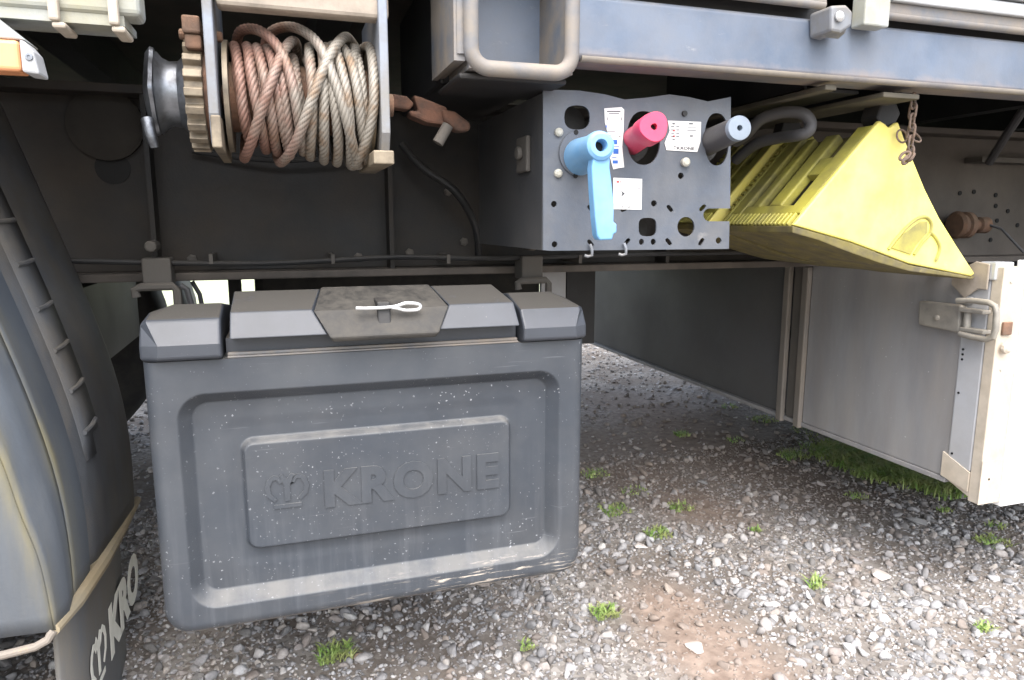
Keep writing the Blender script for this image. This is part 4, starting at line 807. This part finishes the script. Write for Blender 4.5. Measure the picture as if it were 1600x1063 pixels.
# pull grid points beyond the rounded lower corners onto the corner arcs
for cx, sg in ((bx0+rc, -1), (bx1-rc, 1)):
    cz = bz0+rc; mk = ((X_-cx)*sg > 0) & (Z_ < cz); dx = (X_-cx); dz = (Z_-cz); m_ = np.maximum(np.abs(dx), np.abs(dz)); rl = np.hypot(dx, dz)+1e-9
    k = np.where(mk, m_/rl, 1); X_ = np.where(mk, cx+dx*k, X_); Z_ = np.where(mk, cz+dz*k, Z_)
dO = -rr_sdf(X_, np.minimum(Z_, bz1-.03), bx0, bx1, bz0, bz1+.2, rc)
def ss(a, b_, v): t = np.clip((v-a)/(b_-a), 0, 1); return t*t*(3-2*t)
def lin(a, b_, v): return np.clip((v-a)/(b_-a), 0, 1)
e_ = np.clip(dO/.022, 0, 1); Yf = FY+.026*(1-np.sqrt(1-(1-e_)**2))
rx0, rx1, rz0, rz1 = PY(285, 760, FY).x, PY(874, 720, FY).x, PY(585, 912, FY).z, PY(580, 598, FY).z
dR = -rr_sdf(X_, Z_, rx0, rx1, rz0, rz1, .042); Yf = Yf+.024*lin(.0, .019, dR)
dM = -rr_sdf(X_, Z_, rx0+.058, rx1-.058, rz0+.05, rz1-.045, .03); Yf = Yf+.0012*ss(0, .02, dM)
px0, px1, pz0, pz1 = PY(379, 780, FY+.008).x, PY(802, 730, FY+.008).x, PY(592, 838, FY+.008).z, PY(590, 670, FY+.008).z
dP = -rr_sdf(X_, Z_, px0, px1, pz0, pz1, .022); Yf = Yf-.016*ss(0, .0085, dP)
Yf += .0012*np.sin(X_*7+.5)*np.sin(Z_*9)
verts = np.stack([X_.ravel(), Yf.ravel(), Z_.ravel()], 1).tolist(); ii, jj = np.meshgrid(np.arange(nxg-1), np.arange(nzg-1)); q = (jj*nxg+ii).ravel()
faces = np.stack([q, q+1, q+nxg+1, q+nxg], 1).tolist()
loop = [i for i in range(nxg)]+[j*nxg+nxg-1 for j in range(1, nzg)]+[(nzg-1)*nxg+i for i in range(nxg-2, -1, -1)]+[j*nxg for j in range(nzg-2, 0, -1)]
n0 = len(verts); verts += [[verts[i][0], 1.60, verts[i][2]] for i in loop]; m = len(loop)
faces += [[loop[k], n0+k, n0+(k+1) % m, loop[(k+1) % m]] for k in range(m)]; faces.append([n0+k for k in range(m)])
b = MB(); b.v = [tuple(v) for v in verts]; b.f = [tuple(f) for f in faces]; obj('body', b, 'box_plastic', TB, smooth=True, angle=50)
plate_y = FY+.024+.0012-.016
def emboss(me, x0, z0_, sh=0.): return me_to_mb(me, lambda c: (x0+c.x, plate_y-.0005-c.z, z0_+c.y+c.x*sh))
t0 = PY(506, 793, plate_y); t1 = PY(779, 768, plate_y); hK = PY(506, 738, plate_y).z-t0.z
me = text('KRONE', hK/.74, .0030, .0040, 1.16, 1.); wd = max(v.co.x for v in me.vertices)
for v in me.vertices: v.co.x *= (t1.x-t0.x)/wd
o = obj('embossed_lettering', emboss(me, t0.x, t0.z+.004), 'box_plastic', TB, bev=.0014)
c0 = PY(414, 798, plate_y); wc = PY(486, 790, plate_y).x-c0.x; me = flat_loops(crown(wc), .0022); obj('embossed_crown', emboss(me, c0.x, c0.z), 'box_plastic', TB, bev=.0012)
# lid: profile rows (Y, Z)
def strip(x0, x1, prof, nm, m='lid_plastic', bev=.004, par=TB, dx=None):
    b = MB(); b.prism(prof, 'x', x0, x1); return obj(nm, b, m, par, bev=bev)
def corner(xs, nm):
    """corner cap: facets narrow towards the outer end; xs = inner x, outer x"""
    xi, xo = xs; s_ = 1 if xo > xi else -1
    ky = (498, 475) if s_ < 0 else (482, 456); kx = 300 if s_ < 0 else 850
    rows = [(1.160, .7405, .022), (1.134, .7470, .026), (1.134, .7690, .028), (1.158, PY(kx, ky[0], 1.158).z, .010), (1.235, PY(kx, ky[1], 1.235).z, .040), (1.598, PY(kx, ky[1], 1.235).z-.045, .045), (1.598, .735, .0)]
    vs = []
    for y, z, ins in rows: vs.append((xi, y, z))
    for y, z, ins in rows: vs.append((xo-s_*ins, y+(.0 if y > 1.17 else .0), z-.0))
    # outermost rounded shoulder
    rows2 = [(1.168, .7405), (1.150, .7470), (1.150, .768), (1.172, .798), (1.245, .806), (1.598, .775), (1.598, .735)]
    for y, z in rows2: vs.append((xo, y, z))
    n = len(rows); fs = [tuple(range(n)), tuple(range(3*n-1, 2*n-1, -1))]
    for a in (0, n):
        for i in range(n): j = (i+1) % n; fs.append((a+i, a+n+i, a+n+j, a+j))
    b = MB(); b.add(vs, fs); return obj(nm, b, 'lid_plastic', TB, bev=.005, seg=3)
xi_l = PY(345, 520, 1.14).x; xi_r = PY(817, 490, 1.14).x
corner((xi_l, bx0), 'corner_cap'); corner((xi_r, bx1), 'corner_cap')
xl_, xr_ = PY(357, 500, 1.13).x, PY(811, 490, 1.13).x
xm0, xm1 = PY(513, 528, 1.13).x, PY(686, 518, 1.13).x; xt0, xt1 = PY(487, 487, 1.16).x, PY(703, 480, 1.16).x
def lidp(x, y, Y): p = PY(x, y, Y); return p.x, p.z
lidz0 = PY(430, 527, 1.125).z; lidz1 = PY(430, 486, 1.150).z; lidz2 = PY(430, 454, 1.235).z; lidb = lidz2-.040
core = [(1.17, lidz0-.004), (1.125, lidz0), (1.150, lidz1), (1.235, lidz2), (1.598, lidb), (1.598, .745), (1.17, .745)]
seamL = [lidp(513, 527, 1.125)[0]]*2+[lidp(487, 486, 1.15)[0], lidp(500, 452, 1.235)[0]]+[lidp(500, 452, 1.235)[0]]*3
seamR = [lidp(686, 518, 1.125)[0]]*2+[lidp(703, 480, 1.15)[0], lidp(672, 448, 1.235)[0]]+[lidp(672, 448, 1.235)[0]]*3
def hull(xa, xb_, prof, nm, m, bev):
    vs = [(x, y, z) for x, (y, z) in zip(xa, prof)]+[(x, y, z) for x, (y, z) in zip(xb_, prof)]; n = len(prof)
    b = MB(); b.add(vs, [tuple(range(n)), tuple(range(2*n-1, n-1, -1))]+[(i, i+n, (i+1) % n+n, (i+1) % n) for i in range(n)]); return obj(nm, b, m, TB, bev=bev)
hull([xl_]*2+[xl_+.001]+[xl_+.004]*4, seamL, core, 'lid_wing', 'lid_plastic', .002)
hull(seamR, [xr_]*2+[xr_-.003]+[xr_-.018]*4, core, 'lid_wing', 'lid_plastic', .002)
pan = [(1.172, lidz0-.012), (1.117, lidz0-.011), (1.112, lidz0-.003), (1.146, lidz1-.002), (1.235, lidz2+.003), (1.598, lidb-.002), (1.598, .746), (1.172, .746)]
pL = [x+.002 for x in (seamL[0]+.006, seamL[0]+.004, seamL[0], seamL[2], seamL[3], seamL[3], seamL[3], seamL[3])]; pR = [x-.002 for x in (seamR[0]-.006, seamR[0]-.004, seamR[0], seamR[2], seamR[3], seamR[3], seamR[3], seamR[3])]
hull(pL, pR, pan, 'latch_panel', 'latch_plastic', .003)
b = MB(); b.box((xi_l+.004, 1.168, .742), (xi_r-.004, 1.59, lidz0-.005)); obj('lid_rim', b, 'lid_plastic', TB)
b = MB(); b.box((xi_l+.006, 1.152, .7425), (xi_r-.004, 1.168, .7455)); b.box((xi_l+.006, 1.158, .7456), (xi_r-.004, 1.1675, .750)); obj('seal_lip', b, 'tan_blue', TB, bev=.001)
# hasp and R-clip
hz = lambda y: PY(596, y, 1.17).z
b = MB(); p = PY(596, 482, 1.165); b.prism([(1.126, hz(503)), (1.136, hz(468)), (1.21, hz(466)), (1.19, hz(502))], 'x', p.x-.0105, p.x+.0105); obj('hasp', b, 'black_steel', TB, bev=.003)
YC = 1.128
b = MB(); b.tube(smooth_path([PY(x, y, YC) for x, y in ((556, 482), (575, 482), (600, 481), (618, 479), (634, 474), (652, 475), (657, 479), (652, 484), (634, 485), (620, 482), (612, 481))], 5), .0028, 10); obj('clip_pin', b, 'zinc', TB, smooth=True)

# second black box on the far side
FB = MB(); FB.prism([(2.75, .40), (2.75, .76), (2.80, .80), (3.4, .80), (3.4, .40)], 'x', PY(397, 440, 2.75).x, PY(846, 440, 2.75).x)
FT = thing('far_toolbox', (.4, 2.75, .4), 'black storage box on the far side, only its top seen above the near toolbox', 'toolbox'); obj('body', FB, 'rubber', FT, bev=.03, seg=4)

# ================================================================ MUDGUARD, FLAP, WHEELS
MG = thing('mudguard', (-.4, 1.2, .32), 'grey plastic mudguard with short cross ribs and yellow-stained side at the left edge', 'mudguard')
far = [PY(x, y, 1.69) for x, y in ((-40, 40), (0, 140), (62, 275), (135, 440), (175, 540), (200, 620), (213, 700), (216, 782))]
near = [(-240, 330), (-200, 420), (-110, 540), (-40, 640), (0, 716), (30, 800), (62, 880), (84, 985)]
from bisect import bisect
def sec_pts(Y, px, n=26):
    W3 = [PY(x, y, Y) for x, y in px]; z = [w.z for w in W3]; out = []
    sp = smooth_path(W3, 6)
    L_ = [0]
    for a, c_ in zip(sp, sp[1:]): L_.append(L_[-1]+(c_-a).length)
    for t in np.linspace(0, L_[-1], n):
        i = min(max(bisect(L_, t)-1, 0), len(sp)-2); k = (t-L_[i])/max(L_[i+1]-L_[i], 1e-6); out.append(sp[i].lerp(sp[i+1], k))
    return out
n = 26
fz = [v.z for v in far][::-1]; fxx = [v.x for v in far][::-1]
def crown_sec(Y, zlip, dx=0.):
    out = []
    for z in np.linspace(1.30, zlip, n): out.append(Vector((float(np.interp(z, fz, fxx))+dx, Y, float(z))))
    for _ in range(3): out = [out[0]]+[(a+b_*2+c_)/4 for a, b_, c_ in zip(out, out[1:], out[2:])]+[out[-1]]
    return out
G = [crown_sec(1.69, .330, -.03), crown_sec(1.67, .331, -.008), crown_sec(1.63, .333), crown_sec(1.42, .352), crown_sec(1.31, .361), crown_sec(1.265, .365), crown_sec(1.16, .374), sec_pts(1.08, near)]
def loft(rows, off=Vector((0, 0, 0))):
    b = MB(); b.v = [tuple(v+off) for r in rows for v in r]
    for i in range(len(rows)-1):
        for k in range(n-1): b.f.append((i*n+k, i*n+k+1, (i+1)*n+k+1, (i+1)*n+k))
    return b
def shell(rows, nm, m, th=.006):
    o = obj(nm, loft(rows), m, MG, smooth=True, angle=60); s_ = o.modifiers.new('thick', 'SOLIDIFY'); s_.thickness = th; s_.offset = 0; return o
groove = [v+Vector((-.012, 0, -.002)) for v in G[5]]
def streak(o, vals):
    a = o.data.attributes.new('streak', 'FLOAT', 'POINT'); a.data.foreach_set('value', [v for v in vals for _ in range(n)])
def between(a, c_, m_): return [[p.lerp(q_, t) for p, q_ in zip(a, c_)] for t in np.linspace(0, 1, m_)]
shell(G[:5]+[groove], 'crown', 'guard_plastic')
band = [v+Vector((.004, 0, .001)) for v in G[3]][:21], [v+Vector((.004, 0, .001)) for v in G[4]][:20]
rws = [[v+Vector((.0045, 0, .001)) for v in a] for a in (G[3], [p.lerp(q_, .5)+Vector((.003, 0, 0)) for p, q_ in zip(G[3], G[4])], G[4])]
b = MB(); b.v = [tuple(v) for r_ in rws for v in r_]
for i_ in range(2):
    for k in range(19+i_): b.f.append((i_*n+k, i_*n+k+1, (i_+1)*n+k+1, (i_+1)*n+k))
o = obj('rib_band', b, 'guard_plastic', MG, smooth=True); s_ = o.modifiers.new('thick', 'SOLIDIFY'); s_.thickness = .004
rw = [groove]+between([v+Vector((.0, -.006, 0)) for v in G[5]], G[6], 6); streak(shell(rw, 'shoulder', 'guard_side'), [0, 0, 0, .1, .3, .7, 1])
mid = [a.lerp(c_, .5)+Vector((.006, 0, 0)) for a, c_ in zip(G[6], G[7])]; rw = between(G[6], mid, 5)+between(mid, G[7], 5)[1:]; streak(shell(rw, 'side_bevel', 'guard_side'), [1, .5, .15, 0, 0, 0, .15, .6, 1])
sp_ = [v+Vector((-.42, -.03, .03)) for v in G[7]]; rw = [[p.lerp(q_, t) for p, q_ in zip(G[7], sp_)] for t in (0, .02, .05, .09, .15, .25, .4, .7, 1)]; streak(shell(rw, 'side_panel', 'guard_side'), [1, .6, .25]+[0]*6)
# short cross ribs
for (x0, y0, x1, y1) in ((-4, 347, 26, 344), (24, 413, 51, 408), (47, 482, 77, 475), (71, 545, 101, 537), (99, 605, 124, 600), (124, 669, 149, 662), (-60, 240, -25, 238), (-30, 290, 0, 288)):
    zz = PY((x0+x1)/2, (y0+y1)/2, 1.365).z; xx = float(np.interp(zz, fz, fxx))+.006; b = MB(); b.tube([(xx, 1.325, zz-.002), (xx+.003, 1.365, zz), (xx, 1.405, zz+.002)], .0042, 8); obj('rib', b, 'guard_plastic', MG, smooth=True)
# bead along the lower lip
lipr = [g[-1] for g in G]; la, lc = G[1][-1], G[6][-1]; b = MB(); b.tube([la+Vector((.004, .03, .0)), la.lerp(lc, .33)+Vector((.006, 0, -.002)), la.lerp(lc, .66)+Vector((.006, 0, -.002)), lc+Vector((.003, 0, -.001)), lipr[-1]+Vector((.0, 0, 0))], [.008, .011, .014, .013, .008], 10); obj('lower_lip', b, 'lip_tan', MG, smooth=True)
b = MB(); b.tube(smooth_path([lipr[-1], lipr[-1]+Vector((-.06, -.01, -.02)), sp_[-1]+Vector((0, 0, -.03))], 4), .006, 10); obj('lower_lip', b, 'dusty_post', MG, smooth=True)
# flap
fl = []
for k, (Y, dx) in enumerate(((1.14, 0.), (1.30, .006), (1.46, .006), (1.58, -.004), (1.66, -.035), (1.70, -.08))):
    base_x = -.352+dx; fl.append([Vector((base_x-.012*(1-z/.42), Y, z)) for z in np.linspace(.40, .03, n)])
shell(fl, 'flap', 'flap', .008)
def ftext(me, Y0, z0_): return me_to_mb(me, lambda c: (-.3405-.012*(1-(z0_+c.y)/.42)+c.z, Y0+c.x, z0_+c.y))
ME = text('KRO', .135, .0003, .007, 1.0, 1.0)
fy0 = 1.40; fz0 = .13
obj('flap_lettering', ftext(ME, fy0, fz0), 'flap_print', MG); me = flat_loops(crown(.12), .0003); obj('flap_mark', ftext(me, fy0-.14, fz0), 'flap_print', MG)
def wheel(y0, y1, label):
    c = Vector((-.98, (y0+y1)/2, .50)); T_ = thing('trailer_wheel', (c.x, c.y, 0), label, 'wheel'); w = y1-y0
    b = MB(); b.lathe([(0, .29), (.0, .40), (.03, .47), (.07, .495), (w-.07, .495), (w-.03, .47), (w, .40), (w, .29)], (c.x, y0, c.z), (0, 1, 0), 56); obj('tyre', b, 'rubber', T_, smooth=True)
    b = MB(); b.lathe([(.02, .285), (.05, .27), (.12, .16), (w-.12, .16), (w-.02, .285)], (c.x, y0, c.z), (0, 1, 0), 40); obj('rim', b, 'dusty_steel', T_, smooth=True)
wheel(1.22, 1.60, 'black trailer wheel covered by the near grey mudguard'); wheel(3.10, 3.48, 'black trailer wheel on the far side in the dark')
FG = MB(); ang = np.linspace(-.15, PI+.15, 24); FG.v = [(-.98+.60*math.cos(a), y, .52+.60*math.sin(a)) for a in ang for y in (3.02, 3.52)]; FG.f = [(2*i, 2*i+1, 2*i+3, 2*i+2) for i in range(23)]
fo = obj('far_mudguard', FG, 'black_steel', smooth=True, loc=(0, 0, 0)); s_ = fo.modifiers.new('thick', 'SOLIDIFY'); s_.thickness = .008; tag(fo, 'black curved mudguard over the far side wheel, in the dark', 'mudguard')
b = MB(); b.cyl((-.98, 1.6, .5), (-.98, 3.1, .5), .07, 20); b.box((-1.1, 1.9, .55), (-.5, 2.8, .78)); tag(obj('axle', b, 'black_steel', loc=(-.98, 2.3, .5)), 'dark trailer axle between the two wheels', 'axle')
